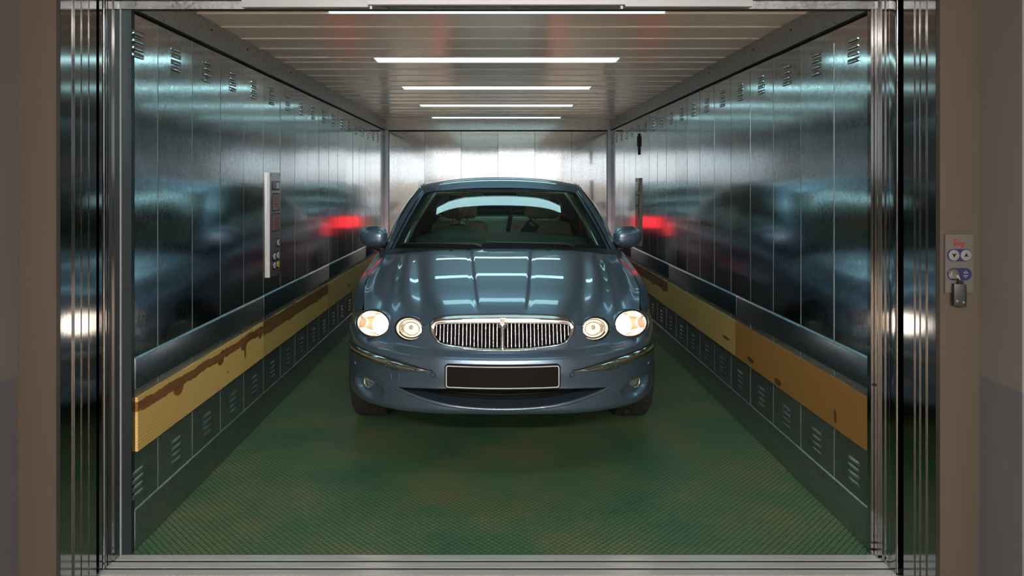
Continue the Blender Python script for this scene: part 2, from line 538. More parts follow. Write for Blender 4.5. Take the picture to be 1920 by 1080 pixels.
def ellipsoid(bm, c, r, seg=24, rings=14, mi=0, fn=None):
    c = Vector(c)
    vs = []
    for i in range(rings + 1):
        th = PI * i / rings
        row = []
        for k in range(seg):
            ph = 2 * PI * k / seg
            p = Vector((math.sin(th) * math.cos(ph), math.sin(th) * math.sin(ph), math.cos(th)))
            if fn: p = fn(p)
            row.append(Vector((p.x * r[0], p.y * r[1], p.z * r[2])) + c)
        vs.append(row)
    top = bm.verts.new(vs[0][0]); bot = bm.verts.new(vs[-1][0])
    R = [[bm.verts.new(p) for p in row] for row in vs[1:-1]]
    for k in range(seg):
        bm.faces.new((top, R[0][k], R[0][(k + 1) % seg])).material_index = mi
        bm.faces.new((bot, R[-1][(k + 1) % seg], R[-1][k])).material_index = mi
    for A, B in zip(R[:-1], R[1:]):
        for k in range(seg):
            bm.faces.new((A[k], B[k], B[(k + 1) % seg], A[(k + 1) % seg])).material_index = mi

def prism(bm, poly, origin, ux, uy, depth, mi=0):
    """Extruded polygon: 2-D points in the (ux, uy) plane, pushed by the vector depth."""
    o, ux, uy, dp = Vector(origin), Vector(ux), Vector(uy), Vector(depth)
    a = [bm.verts.new(o + ux * p[0] + uy * p[1]) for p in poly]
    b = [bm.verts.new(o + ux * p[0] + uy * p[1] + dp) for p in poly]
    n = len(poly)
    bm.faces.new(a).material_index = mi
    bm.faces.new(list(reversed(b))).material_index = mi
    for k in range(n):
        bm.faces.new((a[k], b[k], b[(k + 1) % n], a[(k + 1) % n])).material_index = mi
    bmesh.ops.recalc_face_normals(bm, faces=bm.faces[:])

def rrect(w, h, r, n=6):
    pts = []
    for cx, cy, a0 in ((w / 2 - r, h / 2 - r, 0), (-w / 2 + r, h / 2 - r, 90), (-w / 2 + r, -h / 2 + r, 180), (w / 2 - r, -h / 2 + r, 270)):
        for k in range(n + 1):
            a = math.radians(a0 + 90 * k / n)
            pts.append((cx + r * math.cos(a), cy + r * math.sin(a)))
    return pts

def circle(r, n=24):
    return [(r * math.cos(2 * PI * k / n), r * math.sin(2 * PI * k / n)) for k in range(n)]

def cspline(t, P, tq):
    """Natural cubic spline through P (n, d) at knots t, sampled at tq."""
    t = np.asarray(t, float); P = np.asarray(P, float); tq = np.asarray(tq, float)
    n = len(t)
    h = np.diff(t)
    A = np.eye(n)
    R = np.zeros_like(P)
    for i in range(1, n - 1):
        A[i, i - 1] = h[i - 1]; A[i, i] = 2 * (h[i - 1] + h[i]); A[i, i + 1] = h[i]
        R[i] = 3 * ((P[i + 1] - P[i]) / h[i] - (P[i] - P[i - 1]) / h[i - 1])
    c = np.linalg.solve(A, R.reshape(n, -1)).reshape(P.shape)
    i = np.clip(np.searchsorted(t, tq, side='right') - 1, 0, n - 2)
    hh = h[i]; s = tq - t[i]
    sh = (-1,) + (1,) * (P.ndim - 1)
    s = s.reshape(sh); hh = hh.reshape(sh)
    b = (P[i + 1] - P[i]) / hh - hh * (2 * c[i] + c[i + 1]) / 3
    d = (c[i + 1] - c[i]) / (3 * hh)
    return P[i] + b * s + c[i] * s ** 2 + d * s ** 3

def pchip(t, P, tq):
    t = np.asarray(t, float); P = np.asarray(P, float); tq = np.asarray(tq, float)
    sh = (-1,) + (1,) * (P.ndim - 1)
    h = np.diff(t).reshape(sh)
    dl = np.diff(P, axis=0) / h
    m = np.zeros_like(P)
    w1 = 2 * h[1:] + h[:-1]; w2 = h[1:] + 2 * h[:-1]
    ok = dl[:-1] * dl[1:] > 0
    with np.errstate(divide='ignore', invalid='ignore'):
        mm = (w1 + w2) / (w1 / dl[:-1] + w2 / dl[1:])
    m[1:-1] = np.where(ok, mm, 0)
    m[0] = dl[0]; m[-1] = dl[-1]
    i = np.clip(np.searchsorted(t, tq, side='right') - 1, 0, len(t) - 2)
    hh = h[i]; s = (tq - t[i]).reshape(sh) / hh
    return (P[i] * (2 * s ** 3 - 3 * s ** 2 + 1) + hh * m[i] * (s ** 3 - 2 * s ** 2 + s) + P[i + 1] * (-2 * s ** 3 + 3 * s ** 2) + hh * m[i + 1] * (s ** 3 - s ** 2))

def grid_faces(n, m, mask=None, flip=False):
    i, j = np.meshgrid(np.arange(n - 1), np.arange(m - 1), indexing='ij')
    if mask is not None:
        i, j = i[mask], j[mask]
    i = i.ravel(); j = j.ravel()
    f = np.stack([i * m + j, (i + 1) * m + j, (i + 1) * m + j + 1, i * m + j + 1], 1)
    return f[:, ::-1] if flip else f

def compact(V, F):
    used = np.unique(F)
    remap = -np.ones(len(V), int)
    remap[used] = np.arange(len(used))
    return V[used], remap[F]

def grid_obj(name, P, m, parent=None, mask=None, flip=False, angle=40):
    n, k = P.shape[:2]
    V, F = compact(P.reshape(-1, 3), grid_faces(n, k, mask, flip))
    return pymesh(name, V, F, m, parent, angle=angle)

def smooth01(a, b, x):
    t = np.clip((x - a) / (b - a), 0, 1)
    return t * t * (3 - 2 * t)
# ------------------------------------------------------------------ the lift car: dimensions
XL, XR = -1.31, 1.357          # inner faces of the side walls
YF, YB = 2.447, 8.07           # front edge and back wall
ZC = 2.07                      # ceiling
ZW = 1.945                     # top of the wall sheets

def S(o):
    o['kind'] = 'structure'
    return o

# floor of the lift car
fl = add_box('floor', (XL - 0.05, XR + 0.05, YF, YB + 0.05, -0.05, 0.0), M['floor'])
S(fl); tag(fl, 'green diamond tread floor of the car lift')

# ceiling: sheets 0.3 m deep with pale joint beads and five light openings
LIGHT_Y = [2.80, 4.00, 5.20, 6.40, 7.60]
LIGHT_D = 0.16
LX0, LX1 = -0.727, 0.735
bm = bmesh.new()
edges = []
y = YF - 0.02
cuts = sorted(set([YF - 0.02, YB + 0.05] + [v for a in LIGHT_Y for v in (a, a + LIGHT_D)]))
for a, b in zip(cuts[:-1], cuts[1:]):
    if any(abs(a - l) < 1e-6 for l in LIGHT_Y):
        box(bm, XL - 0.05, LX0, a, b, ZC, ZC + 0.02)
        box(bm, LX1, XR + 0.05, a, b, ZC, ZC + 0.02)
    else:
        n = max(1, round((b - a) / 0.28))
        for k in range(n):
            ya, yb = a + (b - a) * k / n, a + (b - a) * (k + 1) / n
            box(bm, XL - 0.05, XR + 0.05, ya + 0.0015, yb - 0.0015, ZC, ZC + 0.02)
            edges.append(ya); edges.append(yb)
ceiling = finish(bm, 'ceiling', M['ceil'], bevel=0.001, seg=1)
S(ceiling); tag(ceiling, 'beige panelled ceiling of the car lift')
bm = bmesh.new()
for e in sorted(set(round(v, 4) for v in edges)):
    box(bm, XL, XR, e - 0.004, e + 0.004, ZC - 0.004, ZC + 0.001)
finish(bm, 'joint_bead', M['ceil_joint'], ceiling, bevel=0.001, seg=1)
bm = bmesh.new()
box(bm, XL - 0.05, XR + 0.05, YF - 0.02, YB + 0.05, ZC + 0.10, ZC + 0.12)
finish(bm, 'roof_backing', M['dark'], ceiling)

# five recessed fluorescent strips
def light_meshes():
    w = LX1 - LX0
    bm = bmesh.new()
    t = 0.006
    box(bm, 0, w, 0, t, 0.0, 0.09); box(bm, 0, w, LIGHT_D - t, LIGHT_D, 0.0, 0.09)
    box(bm, 0, t, t, LIGHT_D - t, 0.0, 0.09); box(bm, w - t, w, t, LIGHT_D - t, 0.0, 0.09)
    box(bm, t, w - t, t, LIGHT_D - t, 0.08, 0.09)
    h = bpy.data.meshes.new('housing'); bm.normal_update(); bm.to_mesh(h); bm.free()
    h.materials.append(M['white_metal'])
    bm = bmesh.new()
    box(bm, t, w - t, t, LIGHT_D - t, 0.012, 0.018)
    d = bpy.data.meshes.new('diffuser'); bm.normal_update(); bm.to_mesh(d); bm.free()
    d.materials.append(M['diffuser'])
    return h, d
hm, dm = light_meshes()
LIGHT_LABEL = ['bright ceiling light strip nearest the lift entrance, half hidden by the header',
               'widest fully visible ceiling light strip, above the car bonnet',
               'middle strip of the five lit ceiling lights, above the windscreen',
               'narrow ceiling light strip, second from the back wall',
               'ceiling light strip right against the back wall']
for i, (yl, lb) in enumerate(zip(LIGHT_Y, LIGHT_LABEL)):
    r = empty('ceiling_light', (LX0, yl, ZC), lb, 'ceiling light', 'fluorescent strips along the lift ceiling')
    for nm, me in (('housing', hm), ('diffuser', dm)):
        o = bpy.data.objects.new(nm, me); COL.objects.link(o); o.parent = r

# pressed louvre vents: four hooded slots one above the other, facing +X; origin at the middle
def vent_mesh(sgn):
    bm = bmesh.new()
    for k in range(4):
        zc = 0.0405 - 0.027 * k
        n = 10
        rows = []
        for i in range(n + 1):
            t = -1 + 2 * i / n
            half = 0.044 * t
            w = math.sqrt(max(0.0, 1 - abs(t) ** 4))
            d = 0.0065 * w
            rows.append([Vector((0.0002, half, zc + 0.0095)), Vector((d * 0.62, half, zc + 0.0055)), Vector((d, half, zc - 0.002)), Vector((d * 0.9, half, zc - 0.0075))])
        V = [[bm.verts.new((p.x * sgn, p.y, p.z)) for p in r] for r in rows]
        for a, b in zip(V[:-1], V[1:]):
            for j in range(3):
                q = (a[j], b[j], b[j + 1], a[j + 1])
                bm.faces.new(q if sgn > 0 else tuple(reversed(q)))
        # dark slot mouth under the hood
        q = [bm.verts.new((0.0006 * sgn, yy, zz)) for yy, zz in ((-0.041, zc - 0.0085), (0.041, zc - 0.0085), (0.041, zc + 0.004), (-0.041, zc + 0.004))]
        f = bm.faces.new(q if sgn > 0 else list(reversed(q)))
        f.material_index = 1
    me = bpy.data.meshes.new('louvre_vent')
    bm.normal_update(); bm.to_mesh(me); bm.free()
    me.polygons.foreach_set('use_smooth', [True] * len(me.polygons))
    me.set_sharp_from_angle(angle=math.radians(50))
    return me

def side_wall(name, x, sgn, y_first, label):
    """x: face plane, sgn: inward direction. Sheets 0.3 m wide on a dark backing, guard channel, lower sheets."""
    root = add_box(name, (min(x - sgn * 0.05, x - sgn * 0.016), max(x - sgn * 0.05, x - sgn * 0.016), YF + 0.023, YB + 0.05, 0.0, ZC + 0.05), M['dark'])
    S(root); tag(root, label)
    vm = {}
    for key in ('zinc', 'zinc_low'):
        me = vent_mesh(sgn)
        me.materials.append(M[key]); me.materials.append(M['dark'])
        vm[key] = me
    cache = {}
    def panel(nm, y0, y1, z0, z1, m, jit):
        k = (nm, round(y1 - y0, 3))
        if k not in cache:
            bm = bmesh.new()
            h = (y1 - y0) / 2
            box(bm, min(0, -sgn * 0.012), max(0, -sgn * 0.012), -h + 0.0018, h - 0.0018, 0, z1 - z0)
            es = [e for e in bm.edges if all(abs(v.co.x) < 1e-6 for v in e.verts)]
            bmesh.ops.bevel(bm, geom=es, offset=0.0025, segments=2, affect='EDGES')
            me = bpy.data.meshes.new(nm); bm.normal_update(); bm.to_mesh(me); bm.free()
            me.materials.append(M[m])
            cache[k] = me
        o = bpy.data.objects.new(nm, cache[k]); COL.objects.link(o)
        o.parent = root
        o.location = (x, (y0 + y1) / 2, z0)
        o.rotation_euler = (0, rng.normal(0, 0.0011) * jit, rng.normal(0, 0.0022) * jit)
        return o
    ys = [YF + 0.023]
    y = y_first
    while y < YB - 0.02:
        ys.append(y); y += 0.3
    ys.append(YB)
    seams = []
    for k, (a, b) in enumerate(zip(ys[:-1], ys[1:])):
        vy = (y_first - 0.15) if k == 0 else (a + b) / 2
        up = panel('wall_panel', a, b, 0.70, ZW, 'zinc', 1.0)
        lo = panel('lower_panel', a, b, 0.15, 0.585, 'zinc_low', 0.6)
        if k > 0:
            seams.append(a)
        if b - a > 0.1:
            v = bpy.data.objects.new('louvre_vent', vm['zinc']); COL.objects.link(v)
            v.parent = up; v.location = (sgn * 0.0003, vy - (a + b) / 2, 1.838 - 0.70)
            v = bpy.data.objects.new('louvre_vent', vm['zinc_low']); COL.objects.link(v)
            v.parent = lo; v.location = (sgn * 0.0003, vy - (a + b) / 2, 0.2385 - 0.15)
    bm = bmesh.new()
    for yy in seams:
        xa, xb = x - sgn * 0.014, x - sgn * 0.0012
        for z0, z1 in ((0.152, 0.584), (0.702, ZW)):
            box(bm, min(xa, xb), max(xa, xb), yy - 0.0018, yy + 0.0018, z0, z1)
    finish(bm, 'joint_glint', M['seam'], root, smooth=False)  # pale strips in the gaps stand in for edge highlights
    # guard channel with a sloping top edge
    segs = [(YF + 0.023, 3.835), (3.839, 5.336), (5.340, 6.836), (6.840, YB)]
    for a, b in segs:
        bm = bmesh.new()
        prism(bm, [(-0.012, 0.585), (0.0065, 0.585), (0.0065, 0.692), (0.0, 0.701), (-0.012, 0.701)], (x, a, 0), (sgn, 0, 0), (0, 0, 1), (0, b - a, 0))
        finish(bm, 'guard_channel', M['zinc_mid'], root, bevel=0.002)
    return root

side_wall('wall_left', XL, 1, 2.645, 'left galvanised sheet wall of the lift')
side_wall('wall_right', XR, -1, 2.74, 'right galvanised sheet wall of the lift')

for nm, x, sgn, lb in (('baseboard_left', XL, 1, 'steel kick plate along the left lift wall'), ('baseboard_right', XR, -1, 'steel kick plate along the right lift wall')):
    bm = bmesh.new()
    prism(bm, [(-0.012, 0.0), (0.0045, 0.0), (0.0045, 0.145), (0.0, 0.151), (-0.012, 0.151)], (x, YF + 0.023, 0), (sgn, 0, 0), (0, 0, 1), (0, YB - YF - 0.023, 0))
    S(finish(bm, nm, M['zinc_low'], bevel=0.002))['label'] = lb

# back wall: six sheets and the strip over them
bw = add_box('wall_back', (XL - 0.05, XR + 0.05, YB + 0.014, YB + 0.06, 0, ZC + 0.05), M['dark'])
S(bw); tag(bw, 'bright back wall of the lift')
bx = [XL + 0.03 + (XR - XL - 0.06) * k / 6 for k in range(7)]
for k, (a, b) in enumerate(zip(bx[:-1], bx[1:])):
    bm = bmesh.new()
    w = (b - a) / 2
    NG = 14
    V = [[bm.verts.new((-w + 0.0015 + (2 * w - 0.003) * i / NG, -0.0006 * (1 - ((i - NG / 2) / (NG / 2)) ** 2), z)) for z in (0.0, ZW - 0.005)] for i in range(NG + 1)]
    for p, q in zip(V[:-1], V[1:]):
        bm.faces.new((p[0], q[0], q[1], p[1]))
    r = bmesh.ops.extrude_face_region(bm, geom=bm.faces[:])
    bmesh.ops.translate(bm, verts=[v for v in r['geom'] if isinstance(v, bmesh.types.BMVert)], vec=(0, 0.012, 0))
    bmesh.ops.recalc_face_normals(bm, faces=bm.faces[:])
    o = finish(bm, 'wall_panel', M['zinc_back'], bw, loc=((a + b) / 2, YB, 0))
    o.rotation_euler = (rng.normal(0, 0.0012), 0, rng.normal(0, 0.002))
o = add_box('header_strip', (XL, XR, YB - 0.02, YB + 0.014, ZW + 0.012, ZC), M['zinc_trim'], bw, bevel=0.003)

# ceiling-edge trims, corner posts
n = 0
for x, sgn, lb in ((XL, 1, 'left'), (XR, -1, 'right')):
    n += 1
    bm = bmesh.new()
    for a, b in ((YF + 0.02, 3.86), (3.864, 6.20), (6.204, YB - 0.02)):
        box(bm, min(x - sgn * 0.012, x + sgn * 0.014), max(x - sgn * 0.012, x + sgn * 0.014), a, b, ZW + 0.012, ZC - 0.001)
    o = finish(bm, 'trim_%d' % n, M['zinc_trim'], bevel=0.003)
    S(o); tag(o, 'steel strip where the %s wall meets the ceiling' % lb)
    bm = bmesh.new()
    for yy in (2.75, 3.1, 3.55, 4.3, 5.2, 6.4):
        box(bm, min(x + sgn * 0.0135, x + sgn * 0.0147), max(x + sgn * 0.0135, x + sgn * 0.0147), yy, yy + 0.02, ZC - 0.045, ZC - 0.037)
    finish(bm, 'slot_hole', M['dark'], o)
for x, sgn, lb in ((XL, 1, 'left'), (XR, -1, 'right')):
    n += 1
    bm = bmesh.new()
    prism(bm, [(0, 0), (0.042, 0), (0.042, 0.03), (0.012, 0.055), (0, 0.055)], (x, YB - 0.058, 0), (sgn, 0, 0), (0, 1, 0), (0, 0, ZW + 0.01))
    o = finish(bm, 'trim_%d' % n, M['white_post'], bevel=0.003)
    S(o); tag(o, 'pale corner post at the back %s of the lift' % lb)
# front return posts of the lift car
for x0, x1, sgn, lb in ((-1.353, XL, 1, 'left'), (XR, XR + 0.006, -1, 'right')):
    n += 1
    bm = bmesh.new()
    a, b = min(x0, x1), max(x0, x1)
    if sgn > 0:
        box(bm, a, a + 0.011, YF - 0.004, YF + 0.02, 0, ZC)
    else:
        box(bm, XR - 0.014, XR + 0.03, YF - 0.002, YF + 0.022, 0, ZC)
    o = finish(bm, 'trim_%d' % n, M['pale_steel'] if sgn > 0 else M['steel'], bevel=0.002)
    S(o); tag(o, 'steel entrance post at the %s edge of the lift' % lb)
    if sgn > 0:
        add_box('return_edge', (a + 0.011, b + 0.002, YF + 0.002, YF + 0.022, 0, ZC), M['dark_steel'], o, bevel=0.0015)
    bm = bmesh.new()
    lathe(bm, [(0.0, 0.0), (0.0055, 0.0), (0.0055, 0.001), (0, 0.001)], ((b - 0.009 if sgn > 0 else XR - 0.006), YF + 0.003 if sgn > 0 else YF - 0.003, 0.61), (0, -1, 0), 12)
    finish(bm, 'bolt_hole', M['dark'], o)

# ------------------------------------------------------------------ entrance: sill, stacked sliding doors, header
n += 1
o = add_box('trim_%d' % n, (-1.42, 1.44, 2.10, YF - 0.001, -0.06, -0.003), M['dark'])
S(o); tag(o, 'grooved aluminium door sill across the lift entrance')
for a, b in ((2.414, YF - 0.001), (2.367, 2.399), (2.321, 2.352), (2.275, 2.307), (2.23, 2.261), (2.185, 2.216), (2.13, 2.171)):
    add_box('sill_rib', (-1.42, 1.44, a, b, -0.0035, 0.0), M['alu'], o, bevel=0.0008)

def door_stack(num, x, sgn, strips, y_mid, label, post):
    """Telescopic sliding door leaves pushed back into the jamb: only their edges show."""
    r = empty('door_%d' % num, (x, y_mid, 0), label, None, None, 'structure')
    for k, (a, b, dx) in enumerate(strips):
        bm = bmesh.new()
        x0, x1 = x - sgn * 0.06, x + sgn * dx
        box(bm, min(x0, x1) - x, max(x0, x1) - x, a - y_mid, b - y_mid, 0.001, 2.2)
        finish(bm, 'door_leaf', M['steel'], r, bevel=0.0007, seg=1)
    if post:
        a, b, dx = post
        bm = bmesh.new()
        prism(bm, rrect(b - a, 0.05, 0.006), (sgn * (dx - 0.025), (a + b) / 2 - y_mid, 0.001), (0, 1, 0), (1, 0, 0), (0, 0, 2.2))
        finish(bm, 'edge_post', M['steel'], r)
    return r
door_stack(1, -1.353, 1, [(2.121, 2.183, 0.0), (2.184, 2.217, 0.0055), (2.218, 2.254, 0.0078), (2.255, 2.294, 0.0100)], 2.2, 'stainless outer sliding doors folded back at the left jamb', None)
door_stack(2, -1.353, 1, [(2.331, 2.352, -0.002), (2.374, 2.404, 0.004), (2.405, 2.442, 0.0085)], 2.39, 'stainless inner sliding doors folded back at the left jamb', (2.354, 2.372, 0.004))
door_stack(3, 1.366, -1, [(2.121, 2.164, 0.0), (2.165, 2.192, 0.0035), (2.193, 2.215, 0.0065), (2.216, 2.272, 0.0095)], 2.2, 'stainless outer sliding doors folded back at the right jamb', None)
door_stack(4, 1.366, -1, [(2.372, 2.392, 0.001), (2.393, 2.420, 0.0045), (2.421, 2.442, 0.012)], 2.36, 'stainless inner sliding doors folded back at the right jamb', (2.318, 2.366, 0.006))
# dark cavity behind the leaves
for nm, x0, x1 in (('wall_jamb_left', -1.46, -1.42), ('wall_jamb_right', 1.43, 1.47)):
    S(add_box(nm, (x0, x1, 2.125, YF, -0.05, 2.25), M['dark']))['label'] = 'dark jamb cavity behind the folded lift doors'

# header with the door hangers
hd = add_box('trim_9', (-1.42, 1.44, 2.425, 2.462, 1.985, 2.2), M['dark'])
S(hd); tag(hd, 'door header over the lift entrance')
add_box('track', (-1.353, 1.366, 2.440, 2.456, 1.955, 1.9851), M['zinc_trim'], hd, bevel=0.0015)
for a, b, y0, z in ((-0.900, -0.452, 2.414, 1.9555), (-0.449, 0.452, 2.385, 1.9565), (0.455, 0.905, 2.406, 1.9555)):
    add_box('hanger_plate', (a, b, y0, y0 + 0.018, z, 1.9855), M['pale_steel'], hd, bevel=0.002)
add_box('lip', (-1.353, 1.366, 2.456, 2.464, 1.952, 2.07), M['dark'], hd)

# ------------------------------------------------------------------ landing in front of the lift
def plaster_wall(name, b, label, split=0.74):
    x0, x1, y0, y1, z0, z1 = b
    bm = bmesh.new()
    box(bm, x0, x1, y0, y1, max(split, z0), z1, 0)
    if z0 < split: box(bm, x0, x1, y0, y1, z0, split, 1)
    o = finish(bm, name, [M['plaster'], M['dado']], smooth=False)
    S(o); tag(o, label)
    return o
HZ = 3.0
plaster_wall('wall_landing_left', (-1.55, -1.4715, 1.55, 2.12, 0, HZ), 'grey plaster wall left of the lift doorway')
plaster_wall('wall_landing_right', (1.489, 1.57, 1.932, 2.12, 0, HZ), 'grey plaster wall right of the lift doorway')
fr = add_box('trim_10', (-1.471, -1.353, 2.10, 2.12, 0, 2.3), M['frame'], bevel=0.003)
S(fr); tag(fr, 'beige door frame left of the lift opening')
fr2 = add_box('trim_11', (1.366, 1.4885, 2.10, 2.12, 0, 2.3), M['frame'], bevel=0.003)
S(fr2); tag(fr2, 'beige door frame right of the lift opening')
S(add_box('trim_12', (-1.471, 1.4885, 2.10, 2.12, 2.3, 2.42), M['frame']))['label'] = 'beige door frame above the lift opening'
plaster_wall('wall_landing_above', (-1.55, 1.57, 2.09, 2.2, 2.42, HZ), 'plaster wall above the lift doorway')
S(add_box('trim_13', (-1.36, 1.37, 2.10, 2.14, 2.15, 2.3), M['steel']))['label'] = 'steel lintel over the lift doors'
plaster_wall('wall_hall_left', (-4.2, -1.4715, 1.45, 1.55, 0, HZ), 'hall wall left of the lift')
plaster_wall('wall_hall_right', (1.57, 4.2, 2.02, 2.12, 0, HZ), 'hall wall right of the lift')
plaster_wall('wall_hall_side', (-4.3, -4.2, -6.6, 1.55, 0, HZ), 'side wall of the hall')
plaster_wall('wall_hall_far_side', (4.2, 4.3, -6.6, 2.12, 0, HZ), 'far side wall of the hall')
S(add_box('floor_landing', (-4.3, 4.3, -6.6, 2.129, -0.06, 0.0), M['concrete']))['label'] = 'concrete floor of the hall in front of the lift'
cl = S(add_box('ceiling_landing', (-4.3, 4.3, -6.6, 2.2, HZ, HZ + 0.1), M['plaster']))
cl['label'] = 'plaster ceiling of the hall'
for yy in (-2.6, -4.6):  # added unseen fill lamps, brighten the door frame and the car front
    for xx in (-.85, .85):
        h = add_box('hall_fill_lamp', (xx - .75, xx + .75, yy - .10, yy + .10, HZ - .08, HZ), M['white_metal'], cl, bevel=.005)
        add_box('tube', (xx - .72, xx + .72, yy - .07, yy + .07, HZ - .095, HZ - .0805), M['hall_fill'], h)  # glowing face of the added fill lamp
# hall end wall with an assumed wide window, inferred from the back-wall reflection
WX0, WX1, WZ0, WZ1 = -3.9, 3.9, 1.40, 2.85
bm = bmesh.new()
box(bm, -4.3, 4.3, -6.7, -6.55, 0, WZ0); box(bm, -4.3, 4.3, -6.7, -6.55, WZ1, HZ)
box(bm, -4.3, WX0, -6.7, -6.55, WZ0, WZ1); box(bm, WX1, 4.3, -6.7, -6.55, WZ0, WZ1)
S(finish(bm, 'wall_hall_end', M['plaster'], smooth=False))['label'] = 'end wall of the hall behind the viewer'
w1 = add_box('assumed_window_1', (WX0, WX1, -6.64, -6.62, WZ0, WZ1), M['window'])  # assumed unseen light source, added for the back-wall reflection and frontal light
S(w1); tag(w1, 'assumed hall window behind the viewer, added as a light source')
bm = bmesh.new()
for k in range(6):
    xx = WX0 + (WX1 - WX0) * k / 5
    box(bm, xx - 0.03, xx + 0.03, -6.62, -6.57, WZ0, WZ1)
box(bm, WX0, WX1, -6.62, -6.57, WZ0, WZ0 + 0.05); box(bm, WX0, WX1, -6.62, -6.57, WZ1 - 0.05, WZ1)
finish(bm, 'assumed_window_frame', M['white_metal'], w1)  # bars of the assumed window
# ------------------------------------------------------------------ the car (local frame: x across, y back from the nose, z up)
car = empty('car', (0.03, 3.10, 0.0), 'blue-grey metallic saloon car with four round headlamps lit, parked in the lift', 'car')

def hermite_cols(c): return np.array(c, float)

# front edge, three stations, cowl edge of the bonnet: half width lists of (x, y, z)
HOOD = np.array([
    [(0, .100, .708), (.15, .103, .705), (.30, .118, .687), (.37, .140, .660), (.45, .185, .643), (.55, .245, .638), (.63, .305, .643), (.705, .395, .660)],
    [(0, .181, .751), (.16, .187, .749), (.31, .210, .739), (.385, .235, .724), (.465, .270, .713), (.56, .320, .705), (.64, .385, .705), (.718, .462, .703)],
    [(0, .443, .843), (.17, .446, .841), (.33, .460, .833), (.41, .473, .825), (.49, .492, .815), (.58, .518, .802), (.66, .548, .785), (.742, .600, .760)],
    [(0, .745, .9035), (.18, .748, .902), (.36, .757, .895), (.45, .768, .887), (.53, .783, .876), (.61, .806, .860), (.69, .835, .839), (.761, .880, .810)],
    [(0, .980, .934), (.19, .985, .934), (.38, 1.000, .928), (.48, 1.022, .920), (.56, 1.058, .909), (.64, 1.110, .894), (.71, 1.170, .878), (.776, 1.275, .848)],
])
HT = np.array([0, .095, .37, .68, 1.0])                # station parameter
HA = np.array([0, .18, .36, .46, .56, .68, .80, 1.0])  # lateral parameter

def hood_surface(tq, aq):
    """Bonnet points for station parameters tq and lateral parameters aq in [-1, 1]."""
    full = np.concatenate([HOOD[:, :0:-1] * np.array([-1, 1, 1]), HOOD], axis=1)
    ha = np.concatenate([-HA[:0:-1], HA])
    P = cspline(HT, full, tq)
    P = np.swapaxes(cspline(ha, np.swapaxes(P, 0, 1), aq), 0, 1)
    x = np.abs(P[..., 0])
    T = np.asarray(tq)[:, None] * np.ones_like(x)
    # creases: (front x, back x)
    def line(x0, x1): return x0 + (x1 - x0) * T ** 0.6
    fade = 1 - 0.75 * smooth01(0.55, 1.0, T)
    lead = smooth01(0.0, 0.10, T)
    c1, c2, c3 = line(.100, .182), line(.345, .50), line(.535, .615)
    dz = 0.007 * (1 - smooth01(-0.016, 0.016, x - c1)) * (0.35 + 0.65 * lead) * (1 - 0.5 * smooth01(0.8, 1, T))
    dz -= 0.0035 * np.exp(-((x - c1 - .006) / .016) ** 2) * lead
    dz -= 0.010 * np.exp(-((x - c2) / .040) ** 2) * fade * (0.4 + 0.6 * lead)
    dz += 0.006 * np.exp(-((x - (c2 + c3) / 2) / .055) ** 2) * fade
    dz -= 0.008 * np.exp(-((x - c3) / .034) ** 2) * fade
    dz += 0.002 * np.exp(-((x - c3 - .075) / .05) ** 2) * fade
    xe = cspline(HT, HOOD[:, -1, 0], np.asarray(tq))[:, None]
    dz += 0.008 * np.exp(-((xe - .055 - x) / .030) ** 2) * smooth01(0.04, 0.25, T)
    P = P.copy()
    P[..., 2] += dz
    return P

# ---- lamps: centre, facing direction, half axes
LAMPS = {
    'outer': dict(c=Vector((.648, .318, .630)), n=Vector((.50, -.84, .20)), u=.108, v=.0655),
    'inner': dict(c=Vector((.449, .196, .629)), n=Vector((.40, -.90, .16)), u=.081, v=.0555),
}
for L in LAMPS.values():
    L['n'].normalize()
    z = Vector((0, 0, 1))
    L['ux'] = (z.cross(L['n']) * -1).normalized()      # points outward along the lamp face
    if L['ux'].x < 0: L['ux'] = -L['ux']
    L['uz'] = L['n'].cross(L['ux'])
    if L['uz'].z < 0: L['uz'] = -L['uz']

def lamp_f(V, side):
    """Smallest elliptic radius minus one over the lamps of one side (points V, any x sign)."""
    out = np.full(len(V), 9.0)
    Q = V * np.array([side, 1, 1])
    for L in LAMPS.values():
        d = Q - np.array(L['c'])
        u = d @ np.array(L['ux']); v = d @ np.array(L['uz']); w = d @ np.array(L['n'])
        k = np.sqrt((u / (L['u'] * 1.03)) ** 2 + (v / (L['v'] * 1.03)) ** 2) - 1
        k = np.where(np.abs(w) < 0.16, k, 9.0)
        out = np.minimum(out, k)
    return out

def lamps_f(V):
    return np.where(V[:, 0] > 0, lamp_f(V, 1), lamp_f(V, -1))

def yg(x, z):
    return 0.047 + 0.33 * (z - 0.56) + 0.26 * x * x

GR_OUT = [(940, 590.2), (868, 591.6), (840, 593.2), (821, 595.6), (811, 599.6), (805.5, 606), (804.6, 614), (806.5, 623), (811, 632), (818, 639.5), (837, 647.5), (868, 653), (899, 656), (940, 657.3)]
GR_IN = [(940, 606.0), (924, 606.2), (868, 606.8), (840, 607.2), (820, 608.2), (815, 610.5), (813.3, 614), (813.6, 621), (816, 630), (825, 640.5), (852, 646.5), (899, 651), (924, 651.8), (940, 652)]
def px2grille(p):
    Y = 3.17
    for _ in range(6):
        x = (p[0] - 940) / FPX * Y; z = CAMZ - (p[1] - 343) / FPX * Y
        Y = 3.10 + yg(x, z)
    return (x, z)
def full_outline(pts, n):
    half = [px2grille(p) for p in pts]
    P = np.array(half + [(-x, z) for x, z in half[-2:0:-1]])
    P = np.vstack([P, P[:1]])
    t = np.concatenate([[0], np.cumsum(np.hypot(*np.diff(P, axis=0).T))])
    return pchip(t, P, np.linspace(0, t[-1], n + 1)[:-1])
GO = full_outline(GR_OUT, 160)
GI = full_outline(GR_IN, 160)

